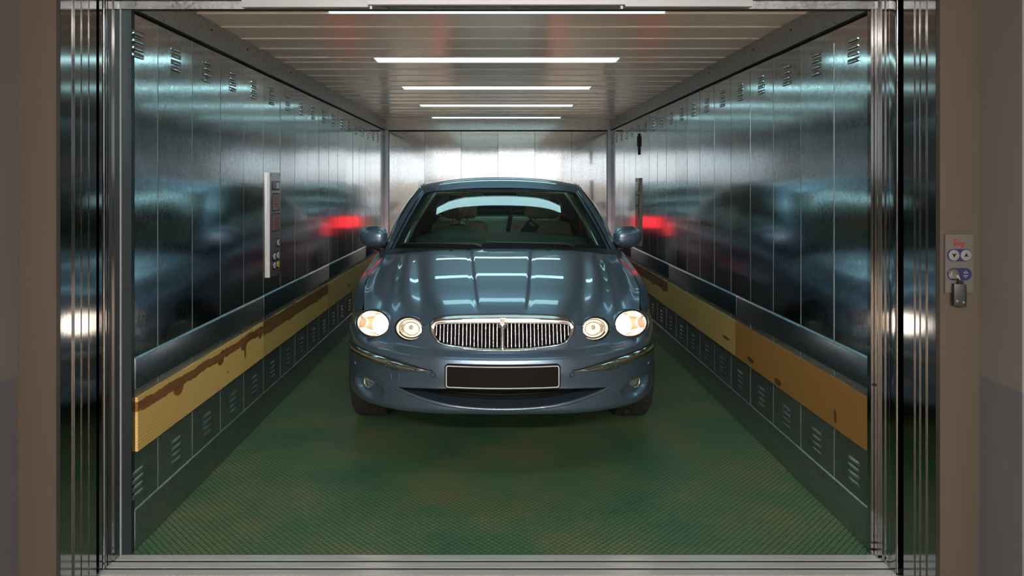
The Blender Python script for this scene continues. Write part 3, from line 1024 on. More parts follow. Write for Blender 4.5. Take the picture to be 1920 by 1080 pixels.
def poly_f(V2, poly, shrink=0.0):
    """Signed distance (negative inside) of 2-D points to a closed polygon."""
    a = poly; b = np.roll(poly, -1, 0)
    d = np.full(len(V2), 1e9)
    inside = np.zeros(len(V2), bool)
    for p, q in zip(a, b):
        e = q - p
        w = V2 - p
        t = np.clip((w @ e) / max(e @ e, 1e-12), 0, 1)
        d = np.minimum(d, np.hypot(*(w - t[:, None] * e).T))
        c = (p[1] > V2[:, 1]) != (q[1] > V2[:, 1])
        with np.errstate(divide='ignore', invalid='ignore'):
            xi = p[0] + (V2[:, 1] - p[1]) / (q[1] - p[1]) * e[0]
        inside ^= c & (V2[:, 0] < xi)
    return np.where(inside, -d, d) + shrink

def grille_f(V):
    f = np.full(len(V), 9.0)
    near = (np.abs(V[:, 0]) < .40) & (V[:, 2] > .53) & (V[:, 2] < .76) & (V[:, 1] < .30)
    f[near] = poly_f(V[near][:, [0, 2]], GO, 0.004)
    return f

def scoop_zb(x): return 0.304 + 0.060 * (np.abs(x) / 0.50) ** 2.3
def scoop_zt(x): return 0.401 - 0.036 * (np.abs(x) / 0.50) ** 2
def scoop_f(V):
    f = np.maximum(scoop_zb(V[:, 0]) - V[:, 2], V[:, 2] - scoop_zt(V[:, 0]))
    return np.where((V[:, 1] < .30) & (np.abs(V[:, 0]) < .52), f, 9.0)

WHEEL_Y = (.885, 3.595)
def arch_f(V):
    f = np.full(len(V), 9.0)
    for wy in WHEEL_Y:
        f = np.minimum(f, np.hypot(V[:, 1] - wy, V[:, 2] - .315) - .352)
    return np.where(np.abs(V[:, 0]) > .55, f, 9.0)

def cut(P, fs, h):
    """Snap grid points that lie close to the rims of the cut regions, return (P, keep mask per quad)."""
    n, m = P.shape[:2]
    V = P.reshape(-1, 3).copy()
    for f, sc, axes in fs:
        v0 = f(V) * sc
        sel = np.where(np.abs(v0) < h)[0]
        if len(sel) == 0: continue
        W = V[sel]
        g = np.zeros((len(sel), 3))
        for ax in axes:
            e = np.zeros(3); e[ax] = 5e-4
            g[:, ax] = (f(W + e) - f(W - e)) * sc / 1e-3
        g2 = np.maximum((g ** 2).sum(1), 1e-6)
        step = -(v0[sel] / g2)[:, None] * g
        L = np.linalg.norm(step, axis=1)
        okm = L < h * 1.2
        V[sel[okm]] += step[okm]
    keep = np.ones((n - 1, m - 1), bool)
    for f, sc, axes in fs:
        v = (f(V) * sc).reshape(n, m)
        c = np.maximum(np.maximum(v[:-1, :-1], v[1:, :-1]), np.maximum(v[:-1, 1:], v[1:, 1:]))
        mean = (v[:-1, :-1] + v[1:, :-1] + v[:-1, 1:] + v[1:, 1:]) / 4
        keep &= ~((c < h * .35) & (mean < 0) | (mean < -h * .35))
    return V.reshape(P.shape), keep

# ---- bonnet
ta = np.linspace(0, 1, 150)
aa = np.linspace(-1, 1, 301)
PH = hood_surface(ta, aa)
# inner thickness: fold the rim down a little
PHc, keep = cut(PH, [(lamps_f, .07, (0, 1, 2)), (grille_f, 1.0, (0, 2))], .0035)
hood = grid_obj('bonnet', PHc, M['paint'], car, keep, flip=True, angle=180)
rimpts = [PH[0, ::4], PH[:, -1][::4], PH[-1, ::-4], PH[::-4, 0]]

# ---- body belt: bumper, wings, doors, rear
def front_col(xb, yb, xl, yl, top, zb, k4=.47, k5=.525, k6=.557, k7=.615, sh=.75, in6=None):
    x6 = xb + (xl - xb) * sh; y6 = yb + (yl - yb) * sh
    return [(xb * .97, yb + .13, zb - .01), (xb * .985, yb + .028, zb), (xb * .998, yb + .004, zb + .03), (xb, yb + .006, .395), (xb, yb, k4), (xb - .002, yb + .010, k5), (x6, y6, k6), (xl, yl, k7), top]
cols = [
    front_col(0, -.005, 0, .072, (0, .097, .704), .273),
    front_col(.15, .003, .15, .078, (.15, .100, .701), .272),
    front_col(.30, .026, .30, .100, (.30, .115, .683), .267),
    front_col(.37, .053, .368, .130, (.37, .137, .656), .262),
    front_col(.46, .097, .453, .178, (.45, .182, .639), .256),
    front_col(.56, .168, .552, .244, (.55, .242, .634), .247),
    front_col(.66, .268, .640, .322, (.632, .303, .640), .236),
    front_col(.742, .388, .715, .422, (.709, .394, .657), .230, .468, .528, .565, .620),
    front_col(.802, .525, .775, .530, (.722, .460, .700), .228, .466, .535, .585, .652),
    front_col(.848, .68, .812, .680, (.746, .600, .756), .226, .470, .550, .625, .703),
    front_col(.880, .885, .843, .890, (.765, .880, .806), .225, .480, .575, .660, .738),
    front_col(.890, 1.20, .860, 1.22, (.780, 1.275, .845), .215, .500, .605, .695, .773),
    front_col(.893, 1.45, .850, 1.45, (.782, 1.43, .900), .210, .52, .63, .73, .82),
    front_col(.895, 2.20, .872, 2.20, (.815, 2.20, .935), .205, .54, .65, .75, .845),
    front_col(.895, 3.00, .872, 3.00, (.812, 3.00, .960), .205, .55, .66, .76, .865),
    front_col(.885, 3.75, .860, 3.75, (.795, 3.75, .985), .215, .55, .67, .78, .885),
    front_col(.850, 4.25, .820, 4.27, (.735, 4.15, .990), .250, .55, .67, .78, .885),
    front_col(.740, 4.50, .690, 4.53, (.61, 4.40, .975), .260, .55, .67, .78, .885),
    front_col(.42, 4.635, .40, 4.62, (.38, 4.50, .970), .260, .55, .67, .78, .885),
    front_col(0, 4.665, 0, 4.65, (0, 4.53, .970), .260, .55, .67, .78, .885),
]
NB = np.array(cols, float)
# underside turns inward: at the sides the tuck goes in x, not in y
for j in range(7, 20):
    f = min(1, (j - 6) / 3)
    NB[j, 0, 1] -= .13 * f; NB[j, 1, 1] -= .028 * f
    NB[j, 0, 0] -= .10 * f if j < 18 else 0
    NB[j, 1, 0] -= .012 * f if j < 18 else 0
    if j >= 17:
        NB[j, 0, 1] -= .10
full = np.concatenate([NB[:0:-1] * np.array([-1, 1, 1]), NB], 0)
s = np.linalg.norm(np.diff(NB[:, 4], axis=0), axis=1)
UB = np.concatenate([[0], np.cumsum(s)])
ub = np.concatenate([-UB[:0:-1], UB])
vd = np.linalg.norm(np.diff(NB[:8], axis=1), axis=2).mean(0)
VB = np.concatenate([[0], np.cumsum(vd)])
UF = UB[10]
def useam(*js): return [UB[int(j)] + (j - int(j)) * (UB[int(j) + 1] - UB[int(j)]) for j in js]
SEAM = useam(8.35, 11.75, 13.15, 14.55, 16.0)           # bumper | wing | front door | rear door | quarter | rear bumper
uq = set(np.round(np.concatenate([np.arange(0, UF, .0062), np.linspace(UF, UB[-1], 130)]), 5))
for sm in SEAM:
    uq = {u for u in uq if abs(u - sm) > .006} | {round(sm - .0009, 5), round(sm + .0009, 5)}
uq = np.array(sorted(uq))
uq = np.concatenate([-uq[:0:-1], uq])
vq = np.linspace(0, VB[-1], 92)
PB = pchip(VB, np.swapaxes(full, 0, 1), vq)              # rows first
PB = cspline(ub, np.swapaxes(PB, 0, 1), uq)              # (u, v, 3)
def belt_at(u, v):
    q = pchip(VB, np.swapaxes(full, 0, 1), [v])
    return cspline(ub, np.swapaxes(q, 0, 1), [u])[0, 0]

# fog lamp dishes pressed into the bumper corners
X = np.abs(PB[..., 0]); Y_ = PB[..., 1]; Z = PB[..., 2]
FOG = (.662, .338)
r = np.sqrt(((X - FOG[0] - .004) / .100) ** 2 + ((Z - .330) / np.where(Z < .330, .060, .034)) ** 2)
dep = .030 * smooth01(1.0, .60, r) * (Y_ < .62)
PB[..., 1] += dep * .85
PB[..., 0] -= np.sign(PB[..., 0]) * dep * .5
# soft roll above the lower lip at the corners
PBc, keepB = cut(PB, [(lamps_f, .07, (0, 1, 2)), (grille_f, 1.0, (0, 2)), (scoop_f, 1.0, (0, 2)), (arch_f, 1.0, (1, 2))], .004)
uc = np.abs((uq[:-1] + uq[1:]) / 2)
du = np.diff(uq)
seam_cell = np.zeros(len(uc), bool)
for sm in SEAM:
    seam_cell |= np.abs(uc - sm) < .0006
def belt_part(name, lo, hi, side=None, m='paint'):
    sel = (uc >= lo) & (uc < hi) & ~seam_cell
    if side: sel &= np.sign((uq[:-1] + uq[1:]) / 2) == side
    return grid_obj(name, PBc, M[m], car, keepB & sel[:, None], angle=180)
bumper = belt_part('front_bumper', -1, SEAM[0])
for sd in (-1, 1):
    belt_part('wing', SEAM[0], SEAM[1], sd)
    d1 = belt_part('front_door', SEAM[1], SEAM[2], sd)
    d2 = belt_part('rear_door', SEAM[2], SEAM[3], sd)
    belt_part('rear_quarter', SEAM[3], SEAM[4], sd)
    for d, yy in ((d1, 2.25), (d2, 3.15)):
        bm = bmesh.new()
        tube(bm, [(sd * .880, yy - .09, .80), (sd * .905, yy - .06, .803), (sd * .908, yy, .805), (sd * .905, yy + .06, .803), (sd * .880, yy + .09, .80)], .011, 10)
        finish(bm, 'door_handle', M['paint'], d)
belt_part('rear_bumper', SEAM[4], 99)

def bumper_point(x, z):
    """Surface point and outward normal of the front belt at a given x and z."""
    m = (np.abs(uq) < UB[8])
    Q = PB[m]
    d = (Q[..., 0] - x) ** 2 + (Q[..., 2] - z) ** 2
    i, j = np.unravel_index(np.argmin(d), d.shape)
    i = min(max(i, 1), Q.shape[0] - 2); j = min(max(j, 1), Q.shape[1] - 2)
    a = Q[i + 1, j] - Q[i - 1, j]; b = Q[i, j + 1] - Q[i, j - 1]
    nn = np.cross(a, b); nn /= np.linalg.norm(nn)
    if nn[1] > 0: nn = -nn
    y = Q[i, j, 1] - (nn[0] * (x - Q[i, j, 0]) + nn[2] * (z - Q[i, j, 2])) / nn[1]
    return Vector((x, y, z)), Vector(nn)

# ---- radiator grille: chrome surround, centre bar, upright bars, crest
def gp(p, off=0.0):
    return (p[0], yg(p[0], p[1]) + off, p[1])
mid = GO + (GI - GO) * .30
mid2 = GO + (GI - GO) * .74
loops = [[gp(p, .030) for p in GO], [gp(p, -.006) for p in GO], [gp(p, -.019) for p in mid], [gp(p, -.017) for p in mid2], [gp(p, -.006) for p in GI], [gp(p, .045) for p in GI]]
# rounded profile: refine across the band
A = np.array(loops)
Aq = cspline(np.array([0, .2, .45, .7, .85, 1.0]), A, np.linspace(0, 1, 22))
V = Aq.reshape(-1, 3)
nl = len(GO)
F = []
for i in range(Aq.shape[0] - 1):
    for k in range(nl):
        F.append((i * nl + k, i * nl + (k + 1) % nl, (i + 1) * nl + (k + 1) % nl, (i + 1) * nl + k))
gr = pymesh('radiator_grille', V, F, M['chrome'], car, angle=180)
bm = bmesh.new()
bmesh.ops.recalc_face_normals(bm, faces=[])
bm.free()
# dark gap line round the surround
bm = bmesh.new()
tube(bm, [gp(p, .012) for p in GO * np.array([1.0, 1.0])], .0052, 8, closed=True)
finish(bm, 'seal', M['black'], gr)
# centre bar
bm = bmesh.new()
zt, zm_, zb_ = px2grille((940, 606))[1], px2grille((940, 628))[1], px2grille((940, 652))[1]
NZ = 24
rows = []
for i in range(NZ + 1):
    t = i / NZ
    z = zt + .004 + (zb_ - zt - .008) * t
    w = .0085 + .021 * (1 - smooth01(0, .20, t)) ** 1.5 + .014 * smooth01(.84, 1.0, t) ** 1.5 + .002 * smooth01(0.25, .0, t)
    rows.append([(w * c, yg(0, z) - .006 - .012 * math.sqrt(max(0, 1 - c * c)), z) for c in np.linspace(-1, 1, 13)])
Vc = [[bm.verts.new(p) for p in r_] for r_ in rows]
for a, b in zip(Vc[:-1], Vc[1:]):
    for k in range(12): bm.faces.new((a[k], b[k], b[k + 1], a[k + 1]))
finish(bm, 'centre_bar', M['chrome'], gr, angle=180)
GIs = GI[np.argsort(GI[:, 0])]
def inner_span(x):
    xs = GI[:, 0]; zs = GI[:, 1]
    out = []
    for k in range(len(xs)):
        x0, x1 = xs[k], xs[(k + 1) % len(xs)]
        if (x0 - x) * (x1 - x) <= 0 and abs(x1 - x0) > 1e-9:
            out.append(zs[k] + (zs[(k + 1) % len(xs)] - zs[k]) * (x - x0) / (x1 - x0))
    return (min(out), max(out)) if len(out) >= 2 else None
for sd in (-1, 1):
    for k in range(17):
        x = sd * (.0245 + .0178 * k)
        sp_ = inner_span(x)
        if not sp_: continue
        z0, z1 = sp_[0] + .001, sp_[1] - .001
        bm = bmesh.new()
        R_ = []
        for t in np.linspace(0, 1, 9):
            z = z0 + (z1 - z0) * t
            yy = yg(x, z) + .004
            hw = .0021 + .0010 * t
            R_.append([(x - hw, yy + .008, z), (x - hw * .9, yy + .003, z), (x, yy - .0015, z), (x + hw * .9, yy + .003, z), (x + hw, yy + .008, z)])
        Vb = [[bm.verts.new(p) for p in r_] for r_ in R_]
        for a, b in zip(Vb[:-1], Vb[1:]):
            for j in range(4): bm.faces.new((a[j], a[j + 1], b[j + 1], b[j]))
        finish(bm, 'grille_bar', M['soft_chrome'], gr, angle=180)
bm = bmesh.new()
box(bm, -.32, .32, .19, .20, .54, .705)
finish(bm, 'grille_backing', M['plate_black'], gr)
# crest
bm = bmesh.new()
cz = px2grille((940, 603))[1]
yc = yg(0, cz) - .020
prism(bm, [(-.011, .017), (-.0145, .022), (-.008, .020), (-.004, .0245), (0, .021), (.004, .0245), (.008, .020), (.0145, .022), (.011, .017), (.0085, -.006), (-.0085, -.006)], (0, yc + .004, cz), (1, 0, 0), (0, .2, .98), (0, -.0075, 0))
for k in range(3):
    lathe(bm, [(.0026, 0), (.0022, .002), (0, .0032)], ((k - 1) * .006, yc - .003, cz + .009), (0, -1, 0), 10)
finish(bm, 'crest', M['soft_chrome'], gr, bevel=.0008)
bm = bmesh.new()
ellipsoid(bm, (0, yc - .002, cz - .0175), (.0078, .006, .0085), 16, 10)
finish(bm, 'crest_ball', M['soft_chrome'], gr)
bm = bmesh.new()
for sd in (-1, 1):
    prism(bm, [(0, .0), (sd * .020, .002), (sd * .017, -.006), (sd * .006, -.011), (0, -.010)], (0, yc + .0065, cz - .018), (1, 0, 0), (0, .2, .98), (0, -.006, 0))
finish(bm, 'crest_wing', M['gloss_black'], gr)

# ---- headlamps
def ell(L, side, k, w, n=72, ku=1.0, du=0.0):
    c, ux, uz, nn = L['c'], L['ux'], L['uz'], L['n']
    out = []
    for i in range(n):
        a = 2 * PI * i / n
        p = c + ux * (du + L['u'] * k * math.cos(a)) + uz * (L['v'] * k * math.sin(a)) + nn * w
        out.append(Vector((p.x * side, p.y, p.z)))
    return out
def loft(bm, loops, closed_tip=None, mi=0):
    R_ = [[bm.verts.new(p) for p in l] for l in loops]
    for a, b in zip(R_[:-1], R_[1:]):
        for k in range(len(a)):
            bm.faces.new((a[k], a[(k + 1) % len(a)], b[(k + 1) % len(b)], b[k])).material_index = mi
    if closed_tip is not None:
        t = bm.verts.new(closed_tip)
        for k in range(len(R_[-1])):
            bm.faces.new((R_[-1][k], R_[-1][(k + 1) % len(R_[-1])], t)).material_index = mi
def lamp_pt(L, side, u, v, w):
    p = L['c'] + L['ux'] * u + L['uz'] * v + L['n'] * w
    return Vector((p.x * side, p.y, p.z))

def headlamp(key, side):
    L = LAMPS[key]
    # painted surround moulding the lamp into the wing
    bm = bmesh.new()
    prof = [(1.13, -.045), (1.12, -.010), (1.09, -.001), (1.05, .002), (1.02, -.002), (1.01, -.02)]
    P_ = np.array([[tuple(q) for q in ell(L, side, k, w)] for k, w in prof])
    Pq = pchip(np.linspace(0, 1, len(prof)), P_, np.linspace(0, 1, 18))
    loft(bm, [[Vector(q) for q in l] for l in Pq])
    bmesh.ops.recalc_face_normals(bm, faces=bm.faces[:])
    root = finish(bm, 'headlamp', M['paint'], car, angle=180)
    root['label'] = 'lit %s round headlamp' % ('outer' if key == 'outer' else 'inner')
    # bezel
    bm = bmesh.new()
    tube(bm, ell(L, side, 1.0, -.003), .0048, 8, closed=True)
    finish(bm, 'bezel', M['gloss_black'], root)
    bm = bmesh.new()
    tube(bm, ell(L, side, .955, -.004), .0032, 8, closed=True)
    finish(bm, 'lens_ring', M['soft_chrome'], root)
    # reflector bowl
    bm = bmesh.new()
    loops = []
    for i in range(10):
        t = i / 10
        loops.append(ell(L, side, .955 * math.cos(t * PI / 2) ** .8 + .02, -.006 - .060 * math.sin(t * PI / 2)))
    loft(bm, loops, lamp_pt(L, side, 0, 0, -.067))
    finish(bm, 'reflector', M['reflector'], root, angle=180)
    # glowing bulb and projector
    bm = bmesh.new()
    if key == 'outer':
        cu = -.024
        R1, R2 = .053, .048
        for i in range(7):
            pass
        loops = []
        for t in np.linspace(0, 1, 7):
            k = math.cos(t * PI / 2)
            loops.append([lamp_pt(L, side, cu + R1 * max(k, .02) * math.cos(a), -.001 + R2 * max(k, .02) * math.sin(a), -.034 + .016 * math.sin(t * PI / 2)) for a in np.linspace(0, 2 * PI, 41)[:-1]])
        loft(bm, loops, lamp_pt(L, side, cu, 0, -.0178))
        finish(bm, 'dipped_beam', M['lamp_lit'], root, angle=180)
        # amber indicator cup on the outer side
        bm = bmesh.new()
        loops = [[lamp_pt(L, side, .066 + rr * .72 * math.cos(a), -.002 + rr * .8 * math.sin(a), w) for a in np.linspace(0, 2 * PI, 37)[:-1]] for rr, w in ((.031, -.020), (.031, -.006), (.028, -.003), (.024, -.0045), (.020, -.004), (.014, -.0025))]
        loft(bm, loops, lamp_pt(L, side, .066, -.002, -.0015))
        finish(bm, 'indicator', M['amber'], root, angle=180)
        bm = bmesh.new()
        tube(bm, [lamp_pt(L, side, .066 + .0230 * math.cos(a), -.002 + .0255 * math.sin(a), -.004) for a in np.linspace(0, 2 * PI, 37)[:-1]], .002, 8, closed=True)
        finish(bm, 'indicator_ring', M['reflector'], root)
    else:
        loops = []
        for t in np.linspace(0, 1, 7):
            k = math.cos(t * PI / 2)
            loops.append([lamp_pt(L, side, .062 * max(k, .02) * math.cos(a), .042 * max(k, .02) * math.sin(a), -.046 + .010 * math.sin(t * PI / 2)) for a in np.linspace(0, 2 * PI, 41)[:-1]])
        loft(bm, loops, lamp_pt(L, side, 0, 0, -.0358))
        finish(bm, 'main_beam', M['lamp_warm'], root, angle=180)
        bm = bmesh.new()
        ellipsoid(bm, lamp_pt(L, side, 0, .006, -.020), (.012, .016, .012), 16, 10)
        finish(bm, 'bulb_cap', M['reflector'], root)
        bm = bmesh.new()
        for rr in (.55, .80):
            tube(bm, ell(L, side, rr, -.030 + .018 * rr), .0022, 6, closed=True)
        finish(bm, 'reflector_ring', M['reflector'], root)
        bm = bmesh.new()
        ring = [lamp_pt(L, side, .066 * math.cos(a), .044 * math.sin(a), -.012) for a in np.linspace(math.radians(205), math.radians(335), 16)]
        tube(bm, ring, .0035, 6)
        finish(bm, 'lower_shroud', M['black'], root)
    # domed clear lens
    bm = bmesh.new()
    loops = [ell(L, side, math.cos(t * PI / 2) * .965 + .005, -.004 + .016 * math.sin(t * PI / 2)) for t in np.linspace(0, .93, 9)]
    loft(bm, loops, lamp_pt(L, side, 0, 0, .0122))
    bmesh.ops.recalc_face_normals(bm, faces=bm.faces[:])
    finish(bm, 'lens', M['lens'], root, angle=180)
for sd in (-1, 1):
    headlamp('outer', sd)
    headlamp('inner', sd)

# ---- chrome bumper blades
def blade(side):
    us = np.linspace(UB[2] + .02, UB[9] - .06, 70)
    pts, hs = [], []
    Pu = PB
    for i, u in enumerate(us):
        t = i / (len(us) - 1)
        zt = .468 + .010 * smooth01(0.08, .5, t) - .016 * smooth01(.6, 1.0, t)
        k = np.argmin(np.abs(uq - u * side))
        row = Pu[k]
        front = np.arange(20, 75)
        zz = row[front, 2]
        yv = np.interp(zt, zz, row[front, 1]); xv = np.interp(zt, zz, row[front, 0])
        tang = Pu[min(k + 2, len(uq) - 1)][40] - Pu[max(k - 2, 0)][40]
        nn = Vector((tang[1], -tang[0], 0)).normalized()
        if nn.x * side < 0 and abs(nn.x) > .2 or nn.y > .2: nn = -nn
        pts.append((Vector((xv, yv, zt)), nn))
        hs.append(.0245 * (smooth01(-.02, .30, t) ** .75) * (1 - .25 * smooth01(.7, 1, t)))
    bm = bmesh.new()
    R_ = []
    for i_, ((p, nn), h) in enumerate(zip(pts, hs)):
        k_ = 1 - .75 * float(smooth01(.78, 1.0, i_ / 69))
        ring = []
        for a in np.linspace(-PI / 2, PI / 2, 11):
            ring.append(bm.verts.new(p + Vector((0, 0, 1)) * (h * math.sin(a)) + nn * (-.002 + .0165 * min(1, h / .010) * k_ * math.cos(a))))
        R_.append(ring)
    for a, b in zip(R_[:-1], R_[1:]):
        for k in range(10): bm.faces.new((a[k], a[k + 1], b[k + 1], b[k]))
    for e in (R_[0], R_[-1]):
        bm.faces.new(e)
    bmesh.ops.recalc_face_normals(bm, faces=bm.faces[:])
    o = finish(bm, 'bumper_blade', M['chrome'], car, angle=60)
    bm = bmesh.new()
    tube(bm, [p + Vector((0, 0, 1)) * (h + .0015) + nn * .001 for (p, nn), h in zip(pts, hs)], .0028, 6)
    finish(bm, 'shadow_gap', M['black'], o)
    bm = bmesh.new()
    for q in range(5):
        k = 16 + int(q * 1.3)
        (p, nn), h = pts[k], hs[k]
        arc = [p + Vector((0, 0, 1)) * (h * .98 * math.sin(a)) + nn * (-.003 + .0150 * math.cos(a)) + Vector((side * .006 * math.cos(a), 0, 0)) for a in np.linspace(-1.2, 1.2, 9)]
        tube(bm, arc, .0014, 6)
    finish(bm, 'blade_notch', M['gloss_black'], o)
blade(-1); blade(1)

# ---- small things on the bumper: sensors, towing cover, washer covers, fog lamps
def disc_on(x, z, r, name, m, parent, h=.004, squash=1.0):
    p, nn = bumper_point(x, z)
    bm = bmesh.new()
    lathe(bm, [(r, -.01), (r, h * .4), (r * .86, h), (0, h * 1.1)], p, nn, 24)
    return finish(bm, name, m, parent, angle=50)
def ring_on(x, z, pts2, r, name, m, parent, off=.0004):
    p, nn = bumper_point(x, z)
    ux = Vector((0, 0, 1)).cross(nn).normalized(); uy = nn.cross(ux).normalized()
    loop = []
    for a, b in pts2:
        q = p + ux * a + uy * b
        q2, n2 = bumper_point(q.x, q.z)
        loop.append(q2 + n2 * off)
    bm = bmesh.new()
    tube(bm, loop, r, 6, closed=True)
    return finish(bm, name, m, parent)
for sd in (-1, 1):
    for x, z in ((.319 * sd, .452), (.755 * sd, .405)):
        o = disc_on(x, z, .0105, 'parking_sensor', M['paint'], bumper)
        ring_on(x, z, circle(.0118, 20), .0016, 'sensor_ring', M['black'], o)
    ring_on(.536 * sd, .5655, circle(.028, 28), .0014, 'washer_cover', M['paint'], bumper)
ring_on(-.508, .418, rrect(.052, .046, .014, 4), .0014, 'towing_eye_cover', M['paint'], bumper)
for sd in (-1, 1):
    p, nn = bumper_point(FOG[0] * sd, FOG[1] + .006)
    p = p + Vector((0, -.016, 0))
    nn = (nn * .6 + Vector((sd * .18, -.95, .08)) * .8).normalized()
    bm = bmesh.new()
    lathe(bm, [(.034, -.035), (.034, .000), (.0315, .004), (.029, .001), (.0285, -.01)], p, nn, 28)
    fg = finish(bm, 'fog_lamp', M['soft_chrome'], car, angle=50)
    bm = bmesh.new()
    lathe(bm, [(.029, -.002), (.024, -.018), (.012, -.026), (0, -.028)], p, nn, 28)
    finish(bm, 'reflector', M['reflector'], fg, angle=180)
    bm = bmesh.new()
    lathe(bm, [(.010, -.024), (.010, -.006), (.007, -.001), (0, 0)], p, nn, 16)
    finish(bm, 'bulb_cap', M['soft_chrome'], fg)
    bm = bmesh.new()
    lathe(bm, [(.029, 0), (.022, .006), (.011, .009), (0, .010)], p, nn, 28)
    finish(bm, 'lens', M['lens'], fg, angle=180)

# ---- lower intake: scoop floor, dark slot, bars
xs = np.linspace(-.497, .497, 90)
rows = []
for t in np.linspace(0, 1, 12):
    r_ = []
    for x in xs:
        z = float(scoop_zb(x))
        p, nn = bumper_point(x, z)
        xi = x * (1 - .05 * t)
        r_.append((xi, p.y + .105 * t + .008 * 0, z + .008 * math.sin(min(1, t * 4) * PI) * 0 + .014 * t * (1 - abs(x) / .52)))
    rows.append(r_)
sc_ = grid_obj('lower_intake', np.array(rows), M['paint'], car, angle=180)
bm = bmesh.new()
tube(bm, [tuple(bumper_point(x, float(scoop_zb(x)))[0] + Vector((0, .004, -.0005))) for x in np.linspace(-.50, .50, 90)], .0085, 12)
finish(bm, 'intake_lip', M['paint'], sc_)
bm = bmesh.new()
tube(bm, [tuple(bumper_point(x, float(scoop_zt(x)))[0] + Vector((0, .004, .0))) for x in np.linspace(-.497, .497, 60)], .0045, 8)
finish(bm, 'upper_edge', M['plate_black'], sc_)
bm = bmesh.new()
def strip(bm, xw, y0, z0, z1, dy=.0, curve=.30, n=40):
    R_ = []
    for x in np.linspace(-xw, xw, n):
        y = y0 + curve * x * x
        R_.append([bm.verts.new((x, y, z0(x) if callable(z0) else z0)), bm.verts.new((x, y, z1(x) if callable(z1) else z1))])
    for a, b in zip(R_[:-1], R_[1:]):
        bm.faces.new((a[0], b[0], b[1], a[1]))
strip(bm, .50, .118, lambda x: float(scoop_zb(x)) - .01, .42, curve=.42)
finish(bm, 'intake_backing', M['plate_black'], sc_)
bm = bmesh.new()
for z0, xw in ((.345, .40), (.376, .44)):
    pts = [(x, .085 + .42 * x * x, z0 + .03 * (abs(x) / .45) ** 2) for x in np.linspace(-xw, xw, 40)]
    tube(bm, pts, .0055, 8)
finish(bm, 'intake_bar', M['plate_black'], sc_)
bm = bmesh.new()
tube(bm, [(x, .075 + .42 * x * x, .357 + .026 * (abs(x) / .45) ** 2) for x in np.linspace(-.36, .36, 40)], .0016, 6)
for x in (-.21, .19):
    box(bm, x - .03, x + .03, .075, .09, .382, .389)
finish(bm, 'intake_strip', M['plate_black'], sc_)

# ---- number plate: black, blank, thin pale border
def plate_sheet(name, w, h, rr, yoff, th, m, hole=None, parent=None, zc=.4535):
    out = rrect(w, h, rr, 6)
    bm = bmesh.new()
    def P3(p, d): return (p[0], .0 + .33 * p[0] ** 2 + yoff + d + .0 * p[1], zc + p[1])
    # dense along x so that it can bow with the bumper
    def dens(pts, n=140):
        Q = np.array(pts + pts[:1]); t = np.concatenate([[0], np.cumsum(np.hypot(*np.diff(Q, axis=0).T))])
        tt = np.linspace(0, t[-1], n + 1)[:-1]
        return np.stack([np.interp(tt, t, Q[:, 0]), np.interp(tt, t, Q[:, 1])], 1)
    O = dens(out)
    if hole is None:
        xs_ = np.linspace(-w / 2, w / 2, 41)
        R_ = []
        for x in xs_:
            e = max(0.0, abs(x) - (w / 2 - rr)); hh = h / 2 - rr + math.sqrt(max(0, rr * rr - e * e))
            R_.append([bm.verts.new(P3((x, s_ * hh), d)) for s_, d in ((-1, th), (-1, 0), (1, 0), (1, th))])
        for a, b in zip(R_[:-1], R_[1:]):
            for k in range(4): bm.faces.new((a[k], b[k], b[(k + 1) % 4], a[(k + 1) % 4]))
        bm.faces.new(list(reversed(R_[0]))); bm.faces.new(R_[-1])
    else:
        I = dens(rrect(w - 2 * hole, h - 2 * hole, max(.002, rr - hole), 6))
        loft(bm, [[Vector(P3(p, d)) for p in l] for l, d in ((O, th), (O, 0), (I, 0), (I, th))])
    bmesh.ops.recalc_face_normals(bm, faces=bm.faces[:])
    return finish(bm, name, m, parent, angle=40)
pl = plate_sheet('number_plate', .528, .112, .012, -.020, .014, M['plate_black'], None, car)
pl['label'] = 'blank black number plate with a thin pale border'
plate_sheet('plate_border', .516, .100, .009, -.0215, .002, M['print_white'], .0042, pl)

# ---- cowl, windscreen, roof, pillars
WS = np.array([
    [(0, 1.035, .940), (.25, 1.045, .940), (.47, 1.095, .934), (.61, 1.190, .922), (.690, 1.31, .905)],
    [(0, 1.365, 1.128), (.23, 1.373, 1.127), (.43, 1.405, 1.119), (.555, 1.480, 1.104), (.628, 1.585, 1.082)],
    [(0, 1.700, 1.291), (.20, 1.706, 1.290), (.375, 1.730, 1.284), (.485, 1.790, 1.273), (.548, 1.870, 1.259)],
])
WA = np.array([0, .34, .65, .86, 1.0])
def ws_surface(tq, aq, off=0.0):
    fl_ = np.concatenate([WS[:, :0:-1] * np.array([-1, 1, 1]), WS], 1)
    wa = np.concatenate([-WA[:0:-1], WA])
    P = cspline(np.array([0, .5, 1.0]), fl_, tq)
    P = np.swapaxes(cspline(wa, np.swapaxes(P, 0, 1), aq), 0, 1)
    return P + np.array([0, off, -off * .3])
tw = np.linspace(0, 1, 80); aw = np.linspace(-1, 1, 161)
PW = ws_surface(tw, aw)
tc_ = ((tw[:-1] + tw[1:]) / 2)[:, None] * np.ones((1, 160)); ac_ = np.abs((aw[:-1] + aw[1:]) / 2)[None, :] * np.ones((79, 1))
xc_ = np.abs(PW[..., 0]); xc_ = (xc_[:-1, :-1] + xc_[1:, 1:]) / 2
frit = (ac_ > .922) | (tc_ > .965) | (tc_ < .045) | ((tc_ > .925 - .0) & (xc_ < .165)) | ((tc_ > .925) & (xc_ < .165 + (tc_ - .925) * 1.0))
grid_obj('windscreen', PW, M['windscreen'], car, ~frit, flip=True, angle=180)
grid_obj('windscreen_border', PW, M['plate_black'], car, frit, flip=True, angle=180)
